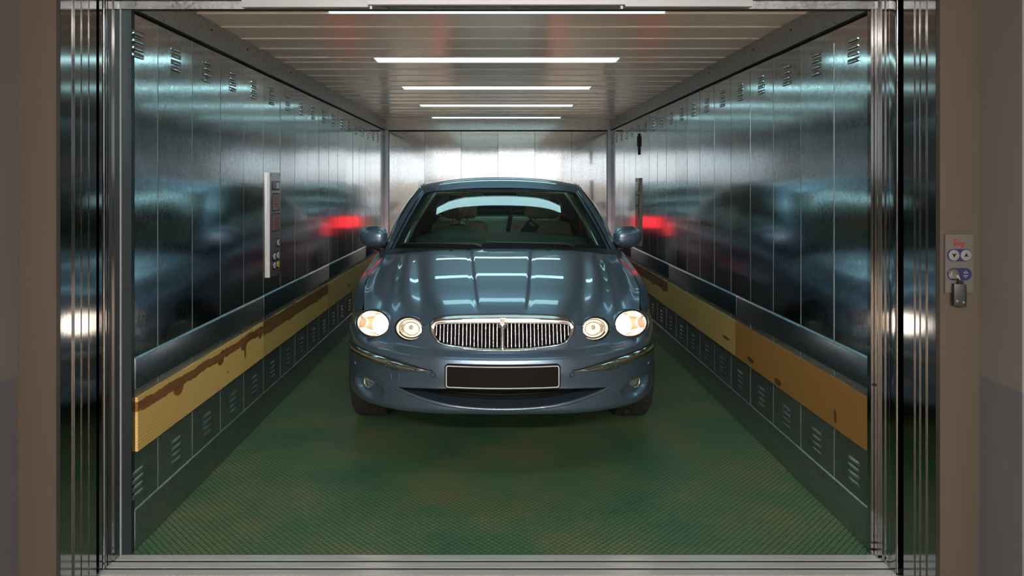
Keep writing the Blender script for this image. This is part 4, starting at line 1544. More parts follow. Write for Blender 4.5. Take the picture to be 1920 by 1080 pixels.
# cowl strip between bonnet and glass
aq = np.linspace(-1, 1, 121)
c0 = hood_surface(np.array([1.0]), aq)[0] + np.array([0, -.03, -.014])
c1 = ws_surface(np.array([0.0]), aq)[0] + np.array([0, .005, -.002])
c1[:, 0] *= 1 + .12 * np.abs(aq) ** 6
grid_obj('cowl', np.stack([c0 + (c1 - c0) * t + np.array([0, 0, -.012]) * math.sin(t * PI) for t in np.linspace(0, 1, 7)]), M['black'], car, flip=True, angle=180)
# wipers
def on_ws(t, a, lift=.012):
    p = ws_surface(np.array([t]), np.array([a]))[0, 0]
    return Vector(p) + Vector((0, -lift * .5, lift))
for a0, a1, t1, lb in ((-.16, -.90, .022, 1), (.62, -.12, .030, 2)):
    pts = [on_ws(.0, a0, .008)] + [on_ws(.012 + t1 * t, a0 + (a1 - a0) * t, .016) for t in np.linspace(.08, 1, 14)]
    bm = bmesh.new()
    tube(bm, pts, [.010] * 4 + [.0065] * (len(pts) - 4), 8)
    w = finish(bm, 'wiper_arm', M['black'], car)
    bm = bmesh.new()
    bp_ = [on_ws(.018 + t1 * t * .9, a0 + (a1 - a0) * t, .010) for t in np.linspace(.12, 1.04, 16)]
    tube(bm, bp_, .0052, 6)
    finish(bm, 'wiper_blade', M['rubber'], w)
for x in (-.235, .225):
    bm = bmesh.new()
    q = hood_surface(np.array([.965]), np.array([x / .776 * .93]))[0, 0]
    ellipsoid(bm, (q[0], q[1], q[2] + .003), (.008, .010, .006), 12, 8)
    finish(bm, 'washer_jet', M['black'], car)

# side glasshouse: columns from the windscreen edge backwards, rows from belt to roof edge
GH_Y = [
    ((.692, 1.310, .904), (.629, 1.585, 1.083), (.550, 1.872, 1.262)),
    ((.752, 1.345, .893), (.678, 1.655, 1.110), (.592, 1.950, 1.292)),
    ((.780, 1.48, .908), (.706, 1.760, 1.130), (.600, 2.040, 1.306)),
    ((.815, 2.20, .935), (.740, 2.300, 1.140), (.612, 2.400, 1.327)),
    ((.812, 2.80, .953), (.738, 2.780, 1.150), (.610, 2.760, 1.322)),
    ((.800, 3.55, .980), (.715, 3.400, 1.150), (.585, 3.230, 1.290)),
    ((.690, 4.00, .990), (.610, 3.720, 1.140), (.520, 3.420, 1.255)),
]
GHT = np.array([0, .09, .20, .48, .68, .90, 1.0])
gq = np.linspace(0, 1, 140); gv = np.linspace(0, 1, 30)
G0 = np.array(GH_Y, float)                                # (7, 3, 3)
PG = cspline(GHT, G0, gq)
PG = np.swapaxes(cspline(np.array([0, .5, 1.0]), np.swapaxes(PG, 0, 1), gv), 0, 1)
gc = ((gq[:-1] + gq[1:]) / 2)[:, None] * np.ones((1, 29)); vc = ((gv[:-1] + gv[1:]) / 2)[None, :] * np.ones((139, 1))
pillar_a = gc < .105
glass = (gc > .125) & (gc < .80) & (vc > .05) & (vc < .90) & ~((gc > .455) & (gc < .50))
black_f = (gc >= .105) & (gc < .84) & ~glass
paint_f = (gc >= .84) | ((vc >= .93) & ~pillar_a)
black_f &= ~paint_f
for sd in (-1, 1):
    Q = PG * np.array([sd, 1, 1])
    fl_ = sd < 0
    pa = grid_obj('windscreen_pillar', Q, M['paint'], car, pillar_a, flip=fl_, angle=180)
    grid_obj('side_window', Q, M['side_glass'], car, glass, flip=fl_, angle=180)
    grid_obj('window_surround', Q, M['gloss_black'], car, black_f, flip=fl_, angle=180)
    grid_obj('rear_pillar', Q, M['paint'], car, paint_f & ~pillar_a, flip=fl_, angle=180)
    bm = bmesh.new()
    tube(bm, [tuple(PG[3, k] * np.array([sd, 1, 1]) + np.array([sd * .004, -.004, .003])) for k in range(0, 30, 1)], .0042, 8)
    finish(bm, 'pillar_seal', M['gloss_black'], pa)
    # drip rail following the roof edge
    bm = bmesh.new()
    tube(bm, [tuple(PG[k, 29] * np.array([sd, 1, 1]) + np.array([0, 0, .004])) for k in range(12, 138, 2)], .0045, 8)
    finish(bm, 'drip_rail', M['paint'], car)
# roof
RC = np.array([(1.702, 1.299), (1.838, 1.3445), (1.937, 1.3645), (2.15, 1.379), (2.5, 1.3835), (2.9, 1.376), (3.34, 1.334)])
RT = np.array([0, .083, .143, .273, .487, .731, 1.0])
ge = np.array([0, .10, .17, .33, .56, .80, 1.0])
E = cspline(GHT, G0[:, 2], ge)
ar = np.linspace(-1, 1, 121)
rq = np.linspace(0, 1, 90)
Cq = cspline(RT, RC, rq); Eq = cspline(RT, E, rq)
PR = np.zeros((90, 121, 3))
b = np.abs(ar)[None, :]
PR[..., 0] = np.sin(ar * PI / 2 * .96)[None, :] / math.sin(PI / 2 * .96) * Eq[:, 0:1] * .35 + ar[None, :] * Eq[:, 0:1] * .65
xx = np.abs(PR[..., 0]) / Eq[:, 0:1]
PR[..., 1] = Cq[:, 0:1] + (Eq[:, 1:2] - Cq[:, 0:1]) * xx ** 2.4
PR[..., 2] = Cq[:, 1:2] + (Eq[:, 2:3] - Cq[:, 1:2]) * (xx ** 2.3)
roof = grid_obj('roof', PR, M['paint'], car, flip=True, angle=180)
grid_obj('headlining', PR[6:] * np.array([.88, 1, 1]) + np.array([0, .03, -.045]), M['beige'], car, angle=180)
# rear screen, boot
RW = np.array([[Cq[-1].tolist()], [[4.02, 1.035]]])
top = PR[-1]; nb = np.linspace(-1, 1, 121)
bot = np.stack([nb * .69, 4.05 - .05 * nb ** 2 * 1.0, 1.035 - .045 * np.abs(nb) ** 2.2], 1)
grid_obj('rear_window', np.stack([top + (bot - top) * t + np.array([0, .03, .03]) * math.sin(t * PI) for t in np.linspace(0, 1, 20)]), M['side_glass'], car, flip=True, angle=180)
topr = np.stack([nb * .69, 4.05 - .05 * nb ** 2, 1.035 - .045 * np.abs(nb) ** 2.2], 1)
endr = np.stack([nb * .60, 4.53 - .13 * np.abs(nb) ** 2, .974 + .0 * nb], 1)
grid_obj('boot_lid', np.stack([topr + (endr - topr) * t + np.array([0, 0, .012]) * math.sin(t * PI) for t in np.linspace(0, 1, 20)]), M['paint'], car, flip=True, angle=180)
for sd in (-1, 1):
    # tail lamps wrap round the rear corners
    us = np.linspace(UB[15] + .36, UB[17] + .10, 26) * sd
    R_ = []
    for u in us:
        k = np.argmin(np.abs(uq - u)); row = PB[k]
        r_ = []
        for z in np.linspace(.77, .905, 8):
            kk = np.arange(45, 92)
            r_.append((np.interp(z, row[kk, 2], row[kk, 0]), np.interp(z, row[kk, 2], row[kk, 1]), z))
        R_.append(r_)
    T = np.array(R_)
    cen = np.array([0, 3.6, T[..., 2].mean()])
    dirv = T - cen; dirv[..., 2] = 0
    dirv /= np.linalg.norm(dirv, axis=2, keepdims=True)
    n_, m_ = T.shape[:2]
    bulge = np.sin(np.linspace(0, PI, n_))[:, None] ** .3 * np.sin(np.linspace(0, PI, m_))[None, :] ** .4
    T = T + dirv * (.004 + .012 * bulge)[..., None]
    o = grid_obj('tail_lamp', T, M['tail'], car, angle=180, flip=False)
    o['label'] = 'red tail lamp, lit'
# ---- door mirrors
def door_mirror(sd):
    bm = bmesh.new()
    def shape(p):
        e = 2.6
        n_ = (abs(p.x) ** e + abs(p.y) ** e + abs(p.z) ** e) ** (1 / e)
        q = p / n_
        out = q.x                     # +1 outer end
        zz = q.z * (1 - .16 * max(0, out) ** 1.5) + .05 * out
        yy = q.y if q.y < 0 else q.y * .35
        return Vector((out, yy, zz))
    ellipsoid(bm, (0, 0, 0), (.098, .088, .073), 40, 26, fn=shape)
    for v in bm.verts:
        v.co = Vector((sd * (v.co.x + .843), v.co.y + 1.44 + .03 * (v.co.x / .098), v.co.z + .975))
    bmesh.ops.recalc_face_normals(bm, faces=bm.faces[:])
    o = finish(bm, 'door_mirror', M['paint'], car, angle=180)
    bm = bmesh.new()
    prism(bm, [(-.078, -.050), (.078, -.044), (.082, .046), (-.078, .052)], (sd * .843, 1.473, .977), (sd, .25 * 1, 0), (0, 0, 1), (0, .004, 0))
    finish(bm, 'mirror_glass', M['chrome'], o)
    bm = bmesh.new()
    pts = [(.845, 1.45, .912), (.812, 1.46, .896), (.785, 1.47, .893), (.752, 1.475, .900)]
    tube(bm, [(sd * x, y, z) for x, y, z in pts], [.016, .026, .034, .036], 14)
    for v in bm.verts: v.co.z = .900 + (v.co.z - .900) * .75
    finish(bm, 'mirror_arm', M['black'], o)
door_mirror(-1); door_mirror(1)

# ---- wheels, arches, underbody
def wheel(x, y, sd):
    R = .315
    e = empty('wheel', (x, y, R)); e.parent = car
    bm = bmesh.new()
    w = .1025
    prof = [(.215, -w * .80), (.235, -w * .96), (.275, -w * 1.02), (.300, -w * .95), (.311, -w * .80), (.315, -w * .55), (.3155, 0), (.315, w * .55), (.311, w * .80), (.300, w * .95), (.275, w * 1.02), (.235, w * .96), (.215, w * .80)]
    lathe(bm, prof, (0, 0, 0), (sd, 0, 0), 96)
    o = finish(bm, 'tyre', M['rubber'], e, angle=60)
    bm = bmesh.new()
    for q in range(66):                 # tread blocks as raised slanted lugs
        a = 2 * PI * q / 66
        for row, off in ((-.66, 0), (-.22, .35), (.22, 0), (.66, .35)):
            aa_ = a + off * 2 * PI / 66
            c_, s_ = math.cos(aa_), math.sin(aa_)
            ux = Vector((1, 0, 0)); ur = Vector((0, c_, s_)); ut = Vector((0, -s_, c_))
            rr_ = .3135 if abs(row) < .5 else .3110
            cp = ux * (row * w) + ur * rr_
            hw, hl = w * .18, .0105
            sk = ut * (.006 * (1 if row > 0 else -1))
            vs = [bm.verts.new(cp + ux * (hw * i_) + ut * (hl * j_) + sk * i_ + ur * k_) for k_ in (0, .005) for i_, j_ in ((-1, -1), (1, -1), (1, 1), (-1, 1))]
            for f in ((4, 5, 6, 7), (0, 1, 5, 4), (1, 2, 6, 5), (2, 3, 7, 6), (3, 0, 4, 7)):
                bm.faces.new([vs[i_] for i_ in f])
    bmesh.ops.recalc_face_normals(bm, faces=bm.faces[:])
    finish(bm, 'tread', M['rubber'], o, smooth=False)
    bm = bmesh.new()
    lathe(bm, [(.216, -w * .78), (.205, -w * .7), (.195, 0), (.200, w * .6), (.214, w * .82), (.219, w * .78)], (0, 0, 0), (sd, 0, 0), 64)
    for q in range(10):
        a = 2 * PI * q / 10
        c_, s_ = math.cos(a), math.sin(a)
        tube(bm, [(sd * w * .55, .03 * c_, .03 * s_), (sd * w * .62, .12 * c_, .12 * s_), (sd * w * .62, .205 * c_, .205 * s_)], [.024, .015, .017], 8)
    lathe(bm, [(.0, w * .66), (.04, w * .66), (.055, w * .5), (.055, 0)], (0, 0, 0), (sd, 0, 0), 24)
    finish(bm, 'rim', M['soft_chrome'], e)
for wy in WHEEL_Y:
    for sd in (-1, 1):
        wheel((.725 if wy < 1 else .76) * sd, wy, sd)
        # black arch liner
        bm = bmesh.new()
        R_ = []
        for a in np.linspace(-.25, PI + .25, 30):
            R_.append([bm.verts.new((sd * xx_, wy + .352 * math.cos(a), .315 + .352 * math.sin(a))) for xx_ in (.55, .79)])
        for a, b2 in zip(R_[:-1], R_[1:]):
            bm.faces.new((a[0], a[1], b2[1], b2[0]))
        finish(bm, 'arch_liner', M['black'], car)
add_box('underbody', (-.62, .62, .75, 4.4, .235, .27), M['black'], car, bevel=.01)
add_box('boot_bulkhead', (-.80, .80, 3.78, 3.80, .27, .965), M['black'], car)
add_box('bulkhead', (-.70, .70, 1.02, 1.06, .26, .86), M['black'], car)
# ------------------------------------------------------------------ car interior
def soft_box(name, c, size, r, m, parent, rot=(0, 0, 0), seg=5):
    bm = bmesh.new()
    sx, sy, sz = (s_ / 2 for s_ in size)
    box(bm, -sx, sx, -sy, sy, -sz, sz)
    bmesh.ops.bevel(bm, geom=bm.edges[:], offset=min(r, sx * .98, sy * .98, sz * .98), segments=seg, affect='EDGES', profile=.5)
    o = finish(bm, name, m, parent, angle=180)
    o.location = c; o.rotation_euler = rot
    return o

# dashboard with the driver's hump
xs = np.linspace(-.68, .68, 70)
rows = []
for y, z0, hump in ((1.08, .925, 0), (1.30, .945, .0), (1.50, .962, .006), (1.66, .978, .034), (1.76, .985, .050), (1.82, .978, .052), (1.85, .950, .05), (1.86, .80, 0), (1.84, .60, 0)):
    rows.append([(x, y + .22 * (1 - math.cos(x * 1.5)) * (1 if y < 1.4 else .3), z0 + hump * math.exp(-((x + .315) / .17) ** 4) - .05 * (abs(x) / .68) ** 3) for x in xs])
grid_obj('dashboard', np.array(rows), M['dash'], car, flip=True, angle=60)

# steering wheel
sw = empty('steering_wheel', (-.315, 1.93, .845)); sw.parent = car
sw.rotation_euler = (math.radians(-24), 0, 0)
bm = bmesh.new()
tube(bm, [(.185 * math.cos(a), 0, .185 * math.sin(a)) for a in np.linspace(0, 2 * PI, 49)[:-1]], .0145, 12, closed=True)
finish(bm, 'wheel_rim', M['black'], sw)
bm = bmesh.new()
for a in (0, PI, -PI / 2):
    tube(bm, [(.05 * math.cos(a), -.01, .05 * math.sin(a)), (.178 * math.cos(a), 0, .178 * math.sin(a))], [.022, .014], 10)
ellipsoid(bm, (0, -.012, 0), (.075, .03, .062), 24, 12)
finish(bm, 'wheel_hub', M['black'], sw)

def seat(x):
    e = empty('seat', (x, 2.35, 0)); e.parent = car
    soft_box('seat_cushion', (0, 0, .38), (.50, .52, .16), .06, M['leather'], e, (math.radians(8), 0, 0))
    soft_box('seat_back', (0, .26, .71), (.48, .14, .62), .065, M['leather'], e, (math.radians(-16), 0, 0))
    for sd in (-1, 1):
        soft_box('side_bolster', (sd * .205, .215, .69), (.10, .15, .50), .045, M['leather'], e, (math.radians(-16), 0, sd * .25))
    h = soft_box('headrest', (0, .355, 1.115), (.29, .10, .17), .045, M['leather'], e, (math.radians(-10), 0, 0))
    bm = bmesh.new()
    for sd in (-1, 1):
        tube(bm, [(sd * .06, .335, .98), (sd * .06, .35, 1.06)], .006, 8)
    finish(bm, 'headrest_post', M['soft_chrome'], e)
seat(-.335); seat(.365)
soft_box('rear_bench', (0, 3.30, .40), (1.25, .52, .18), .06, M['leather'], car)
soft_box('rear_backrest', (0, 3.56, .72), (1.25, .16, .58), .06, M['leather'], car, (math.radians(-18), 0, 0))
for x in (-.38, .38):
    soft_box('rear_headrest', (x, 3.67, 1.04), (.26, .09, .12), .04, M['leather'], car)
add_box('parcel_shelf', (-.62, .62, 3.68, 4.05, .955, .97), M['dash'], car)
# pillar trims, belts, interior mirror, sun visors
for sd in (-1, 1):
    R_ = []
    for t in np.linspace(.03, .975, 16):
        q = [ws_surface(np.array([t]), np.array([a_]))[0, 0] for a_ in (.985, .93, .868 - .075 * t, .855 - .075 * t)]
        off = [(0, .03, -.02), (0, .035, -.015), (0, .045, -.01), (.015, .14, .02)]
        R_.append([(q_ + np.array(o_)) * np.array([sd, 1, 1]) for q_, o_ in zip(q, off)])
    grid_obj('pillar_trim', np.array(R_), M['beige'], car, flip=sd > 0, angle=180)
    bm = bmesh.new()
    tube(bm, [(sd * .745, 2.42, .90), (sd * .70, 2.44, 1.08), (sd * .60, 2.46, 1.29)], [.045, .040, .035], 10)
    finish(bm, 'centre_pillar_trim', M['beige'], car)
    bm = bmesh.new()
    prism(bm, [(-.024, 0), (.024, 0), (.024, .40), (-.024, .40)], (sd * .655, 2.40, .84), (.3, .95, 0), (-sd * .12, 0, .99), (-sd * .003, 0, 0))
    finish(bm, 'seat_belt', M['belt'], car)
    soft_box('sun_visor', (sd * .295, 1.90, 1.262), (.40, .15, .026), .012, M['beige'], car, (math.radians(8), 0, sd * .16))
    bm = bmesh.new()
    for k in range(1):
        prism(bm, [(-.58, 0), (.58, 0), (.60, .50), (-.60, .50)], (sd * .775, 2.15, .42), (0, 1, 0), (0, 0, 1), (-sd * .03, 0, 0))
    finish(bm, 'door_lining', M['beige'], car, bevel=.01)
bm = bmesh.new()
prism(bm, [(-.021, 0), (.021, 0), (.021, .34), (-.021, .34)], (.075, 3.46, .80), (1, 0, 0), (.16, .25, .95), (0, -.004, 0))
finish(bm, 'rear_seat_belt', M['belt'], car)
im = soft_box('interior_mirror', (0, 1.80, 1.235), (.235, .03, .062), .014, M['black'], car, (math.radians(10), 0, 0))
bm = bmesh.new()
tube(bm, [(0, 0, .02), (0, -.05, .045)], .009, 8)
finish(bm, 'mirror_stem', M['black'], im)
cl_ = add_box('cabin_fill_light', (-.11, .11, 2.20, 2.30, 1.322, 1.330), M['cabin_fill'], car)  # added glow under the headlining that brightens the car interior
add_box('car_floor', (-.70, .70, 1.05, 4.0, .26, .285), M['dash'], car)

# dark card propped on the passenger seat
cd = empty('booklet', (.03 + .243, 3.10 + 2.498, .952), 'dark green booklet leaning on the passenger seat back', 'booklet')
cd.rotation_euler = (math.radians(-12), math.radians(39), 0)
bm = bmesh.new()
box(bm, -.052, .052, -.004, .004, -.075, .075)
finish(bm, 'cover', M['card'], cd, bevel=.001)
bm = bmesh.new()
for k, (a, b2) in enumerate(((-.036, .012), (-.030, .0))):
    box(bm, a, b2, -.0048, -.0042, .048 - .013 * k, .055 - .013 * k)
box(bm, .0, .042, -.0048, -.0042, -.066, -.058)
finish(bm, 'print', M['print_white'], cd)

# ------------------------------------------------------------------ driver
def skin_mesh(nodes, edges, root=0, levels=2):
    """nodes: (x, y, z, r).  Returns mesh data grown with Skin + Subdivision."""
    me = bpy.data.meshes.new('tmp')
    me.from_pydata([n_[:3] for n_ in nodes], edges, [])
    o = bpy.data.objects.new('tmp', me); COL.objects.link(o)
    m = o.modifiers.new('skin', 'SKIN'); m.use_smooth_shade = True
    sv = me.skin_vertices[0].data
    for i, n_ in enumerate(nodes):
        r_ = n_[3]
        sv[i].radius = (r_, r_ if len(n_) < 5 else n_[4])
        sv[i].use_root = (i == root)
    s_ = o.modifiers.new('sub', 'SUBSURF'); s_.levels = levels; s_.render_levels = levels
    dg = bpy.context.evaluated_depsgraph_get()
    out = bpy.data.meshes.new_from_object(o.evaluated_get(dg))
    bpy.data.objects.remove(o); bpy.data.meshes.remove(me)
    return out

DX, DY = -.325, 2.30
# nodes relative to the driver's root (local car frame)
hipz = .50
nod = [(0, .08, .50, .13), (0, .12, .64, .125), (0, .155, .80, .135), (0, .155, .90, .10), (0, .135, .965, .055), (0, .105, 1.03, .05),   # 0-5 pelvis .. neck
       (-.17, .15, .905, .062), (-.235, .02, .72, .045), (-.185, -.24, .80, .036), (-.165, -.33, .855, .026),                        # 6-9 right arm (image left)
       (.17, .15, .905, .062), (.235, .02, .72, .045), (.185, -.24, .80, .036), (.165, -.33, .855, .026),                            # 10-13 left arm
       (-.10, .02, .49, .085), (-.13, -.38, .57, .062), (-.12, -.62, .33, .042), (-.12, -.74, .315, .036),                           # 14-17 leg
       (.10, .02, .49, .085), (.13, -.38, .57, .062), (.12, -.62, .33, .042), (.12, -.74, .315, .036)]
edg = [(0, 1), (1, 2), (2, 3), (3, 4), (4, 5), (3, 6), (6, 7), (7, 8), (8, 9), (3, 10), (10, 11), (11, 12), (12, 13), (0, 14), (14, 15), (15, 16), (16, 17), (0, 18), (18, 19), (19, 20), (20, 21)]
parts = [skin_mesh(nod, edg)]
# hands closed on the wheel rim: palm plus five bent fingers each
for sd in (-1, 1):
    hx, hy, hz = sd * .165, -.345, .868
    parts.append(skin_mesh([(hx, hy + .02, hz - .01, .026), (hx, hy - .02, hz + .02, .030), (hx, hy - .05, hz + .035, .026)], [(0, 1), (1, 2)]))
    for q in range(4):
        dx = (q - 1.5) * .019
        ln = (.9, 1.0, .96, .78)[q]
        parts.append(skin_mesh([(hx + dx * .8, hy - .045, hz + .035, .0095), (hx + dx, hy - .045 - .030 * ln, hz + .043, .0090), (hx + dx, hy - .045 - .050 * ln, hz + .020, .0085), (hx + dx, hy - .045 - .030 * ln, hz - .004, .0078)], [(0, 1), (1, 2), (2, 3)], levels=1))
    parts.append(skin_mesh([(hx - sd * .022, hy - .01, hz + .015, .011), (hx - sd * .045, hy - .035, hz + .018, .0100), (hx - sd * .050, hy - .062, hz + .008, .0088)], [(0, 1), (1, 2)], levels=1))
# head
bmh = bmesh.new()
HC = Vector((0, .05, 1.150))
def head_shape(p):
    q = p.copy()
    if q.z < 0:                       # narrow to the chin
        q.x *= 1 - .34 * (-q.z) ** 1.5
        if q.y < 0: q.y *= 1 + .02 * (-q.z)
        else: q.y *= 1 - .35 * (-q.z)
    # brow, eye sockets, cheeks
    if q.y < 0:
        ex = abs(abs(q.x) - .42)
        sock = math.exp(-((ex) / .20) ** 2 - ((q.z - .02) / .13) ** 2)
        q.y += .10 * sock
        q.y -= .06 * math.exp(-(q.x / .55) ** 2 - ((q.z - .22) / .12) ** 2)
        q.y -= .30 * math.exp(-(q.x / .15) ** 2 - ((q.z + .22) / .17) ** 2)       # nose
        q.y -= .10 * math.exp(-(q.x / .12) ** 2 - ((q.z - .0) / .2) ** 2)
        q.y -= .07 * math.exp(-(q.x / .28) ** 2 - ((q.z + .52) / .05) ** 2)       # upper lip
        q.y += .06 * math.exp(-(q.x / .30) ** 2 - ((q.z + .575) / .025) ** 2)     # mouth line
        q.y -= .06 * math.exp(-(q.x / .24) ** 2 - ((q.z + .64) / .05) ** 2)       # lower lip
        q.y -= .10 * math.exp(-(q.x / .30) ** 2 - ((q.z + .90) / .12) ** 2)       # chin
    return q
ellipsoid(bmh, HC, (.078, .096, .122), 56, 48, fn=head_shape)
for sd in (-1, 1):
    ellipsoid(bmh, HC + Vector((sd * .080, .012, -.010)), (.012, .020, .032), 14, 10)
hme = bpy.data.meshes.new('head'); bmh.to_mesh(hme); bmh.free()
parts.append(hme)
bmj = bmesh.new()
for p in parts: bmj.from_mesh(p)
tmp = bpy.data.meshes.new('tmpbody'); bmj.to_mesh(tmp); bmj.free()
to = bpy.data.objects.new('tmpbody', tmp); COL.objects.link(to)
rm = to.modifiers.new('remesh', 'REMESH'); rm.mode = 'VOXEL'; rm.voxel_size = .0055; rm.use_smooth_shade = True
body = bpy.data.meshes.new_from_object(to.evaluated_get(bpy.context.evaluated_depsgraph_get()))
bpy.data.objects.remove(to)
body.polygons.foreach_set('use_smooth', [True] * len(body.polygons))
body.materials.clear()
body.name = 'person'
person = link('person', body, M['skin'], None, (.03 + DX, 3.10 + DY, 0))
tag(person, 'driver in an orange jumper and white collar, seated behind the windscreen', 'person')
def cloth(name, nodes, edges, m, levels=2):
    me = skin_mesh(nodes, edges, levels=levels)
    me.polygons.foreach_set('use_smooth', [True] * len(me.polygons))
    me.materials.clear(); me.name = name
    return link(name, me, m, person)
k = 1.13
top_n = [(a, b2, c_, r_ * k) for a, b2, c_, r_ in nod[:4]] + [(a, b2, c_, r_ * k) for a, b2, c_, r_ in nod[6:9]] + [(a, b2, c_, r_ * k) for a, b2, c_, r_ in nod[10:13]]
cloth('jumper', top_n, [(0, 1), (1, 2), (2, 3), (3, 4), (4, 5), (5, 6), (3, 7), (7, 8), (8, 9)], M['orange'])
tn = [(nod[0][0], nod[0][1], nod[0][2] - .01, .140)] + [(a, b2, c_, r_ * 1.12) for a, b2, c_, r_ in nod[14:17] + nod[18:21]]
cloth('trousers', tn, [(0, 1), (1, 2), (2, 3), (0, 4), (4, 5), (5, 6)], M['trousers'])
for sd in (-1, 1):
    bm = bmesh.new()
    ellipsoid(bm, (sd * .12, -.77, .312), (.045, .12, .036), 18, 10)
    finish(bm, 'shoe', M['black'], person)
bm = bmesh.new()
for sd in (-1, 1):
    prism(bm, [(0, .045), (.030, .035), (.062, -.028), (.018, -.040), (-.004, .0)], (sd * .012, .062, .985), (sd, .35, 0), (0, .25, .95), (0, -.006, 0))
lathe(bm, [(.062, -.035), (.058, -.01), (.056, .012), (.053, .012), (.055, -.03)], (0, .128, .985), (0, -.3, .95), 28)
finish(bm, 'shirt_collar', M['white_cloth'], person)
bm = bmesh.new()
def hair_shape(p):
    q = head_shape(p)
    return q
ellipsoid(bm, HC + Vector((0, .012, .010)), (.084, .101, .125), 40, 32, fn=hair_shape)
bmesh.ops.delete(bm, geom=[v for v in bm.verts if v.co.y < HC.y - .055 + max(0, (HC.z + .075 - v.co.z)) * .9 and v.co.z < HC.z + .085 or v.co.z < HC.z - .06], context='VERTS')
finish(bm, 'hair', M['hair'], person, angle=180)

# ------------------------------------------------------------------ wooden bump planks along the walls
def plank(x, sgn, y0, y1, m, label):
    yc = (y0 + y1) / 2
    bm = bmesh.new()
    box(bm, min(0, sgn * .0105), max(0, sgn * .0105), y0 - yc + .001, y1 - yc - .001, -.098, .098)
    o = finish(bm, 'wooden_plank', M[m], bevel=.004, seg=3, loc=(x + sgn * .0022, yc, .458))
    tag(o, label, 'wooden plank', 'wooden bump planks along the lift walls')
plank(XL, 1, YF + .025, 3.81, 'wood_a', 'yellow pine plank with knots and a dark streak, left wall nearest the doors')
plank(XL, 1, 3.81, 5.28, 'wood_b', 'half dark brown pine plank on the left wall, level with the bonnet')
plank(XL, 1, 5.28, 8.0, 'wood_d', 'plank on the left wall farthest from the doors, mostly behind the car')
plank(XR, -1, YF + .025, 3.84, 'wood_c', 'orange brown pine plank on the right wall nearest the doors')
plank(XR, -1, 3.84, 5.35, 'wood_d', 'dull yellow pine plank on the right wall, level with the bonnet')
plank(XR, -1, 5.35, 8.0, 'wood_b', 'plank on the right wall farthest from the doors, mostly behind the car')

# ------------------------------------------------------------------ car operating panels on the side walls
def flat(name, poly, origin, ux, uy, th, m, parent, bevel=0.0):
    """Thin extruded outline standing proud of a panel."""
    bm = bmesh.new()
    nn = Vector(ux).cross(Vector(uy)).normalized()
    prism(bm, poly, origin, ux, uy, nn * th)
    return finish(bm, name, m, parent, bevel=bevel, angle=40)

# left panel: local frame at its centre, u = +Y (into the lift), v = up, facing +X
cp = empty('control_panel', (XL - .008, 4.01, 1.092), 'tall steel lift control panel on the left wall with displays and buttons', 'control panel')
bm = bmesh.new()
box(bm, -.012, .022, -.098, .098, -.302, .302)
pp = finish(bm, 'face_plate', M['plate_steel'], cp, bevel=.002)
U, Vv = (0, 1, 0), (0, 0, 1)
def lp(u, v, off=.022): return (off, u, v)
o = flat('display', rrect(.135, .056, .008), lp(.005, .225), U, Vv, .003, M['gloss_black'], cp)
flat('display_window', rrect(.050, .036, .004), lp(.035, .225, .025), U, Vv, .0008, M['button'], o)
flat('display_window', rrect(.050, .036, .004), lp(-.025, .225, .025), U, Vv, .0008, M['maroon'], o)
for zc in (.128, .010):
    o = flat('notice_plate', rrect(.130, .106, .008), lp(.006, zc), U, Vv, .002, M['gloss_black'], cp)
    q = flat('plate_face', rrect(.118, .094, .005), lp(.006, zc, .024), U, Vv, .0008, M['maroon'], o)
    for k in range(4):
        flat('print_line', rrect(.06 + .01 * (k % 2), .006, .001), lp(.006, zc + .022 - .016 * k, .0248), U, Vv, .0004, M['red'], q)
for u, v, m_ in ((.045, -.112, 'button'), (-.022, -.188, 'button'), (.042, -.188, 'button'), (-.022, -.240, 'button'), (.042, -.240, 'yellow')):
    o = flat('button', circle(.0275 if v > -.15 else .0265, 24), lp(u, v), U, Vv, .003, M['gloss_black'], cp)
    flat('button_cap', circle(.019, 20), lp(u, v, .025), U, Vv, .003, M[m_], o)
    flat('button_mark', rrect(.008, .016, .002), lp(u, v, .028), U, Vv, .0005, M['gloss_black'], o)
for u, v in ((-.085, .285), (.085, .285), (-.085, -.285), (.085, -.285)):
    flat('screw', circle(.005, 12), lp(u, v), U, Vv, .001, M['dark'], cp)

# right panel, deeper in the lift
cp2 = empty('control_panel', (XR + .012, 6.48, 1.06), 'narrow dark control panel on the right wall near the back corner', 'control panel')
bm = bmesh.new()
box(bm, -.028, .012, -.095, .095, -.32, .32)
finish(bm, 'face_plate', M['dark_plate'], cp2, bevel=.002)
U2 = (0, -1, 0)
for zc, h, m_ in ((.235, .09, 'gloss_black'), (.11, .11, 'maroon'), (-.01, .11, 'maroon')):
    o = flat('display' if m_ == 'gloss_black' else 'notice_plate', rrect(.13, h, .008), (-.028, 0, zc), U2, Vv, .003, M['gloss_black'], cp2)
    flat('plate_face', rrect(.112, h - .02, .005), (-.031, 0, zc), U2, Vv, .001, M[m_ if m_ == 'maroon' else 'button'], o)
for u, v in ((.035, -.13), (-.03, -.20), (.035, -.20), (-.03, -.25), (.035, -.25)):
    o = flat('button', circle(.026, 20), (-.028, -u, v), U2, Vv, .003, M['gloss_black'], cp2)
    flat('button_cap', circle(.018, 16), (-.031, -u, v), U2, Vv, .002, M['button'], o)
# conduit above it
bm = bmesh.new()
box(bm, XR - .012, XR - .001, 6.455, 6.475, 1.60, 1.80)
box(bm, XR - .018, XR - .001, 6.44, 6.49, 1.68, 1.775)
o = finish(bm, 'junction_box', M['dark'], bevel=.002)
tag(o, 'small dark junction box with a conduit on the right wall above the control panel', 'junction box')

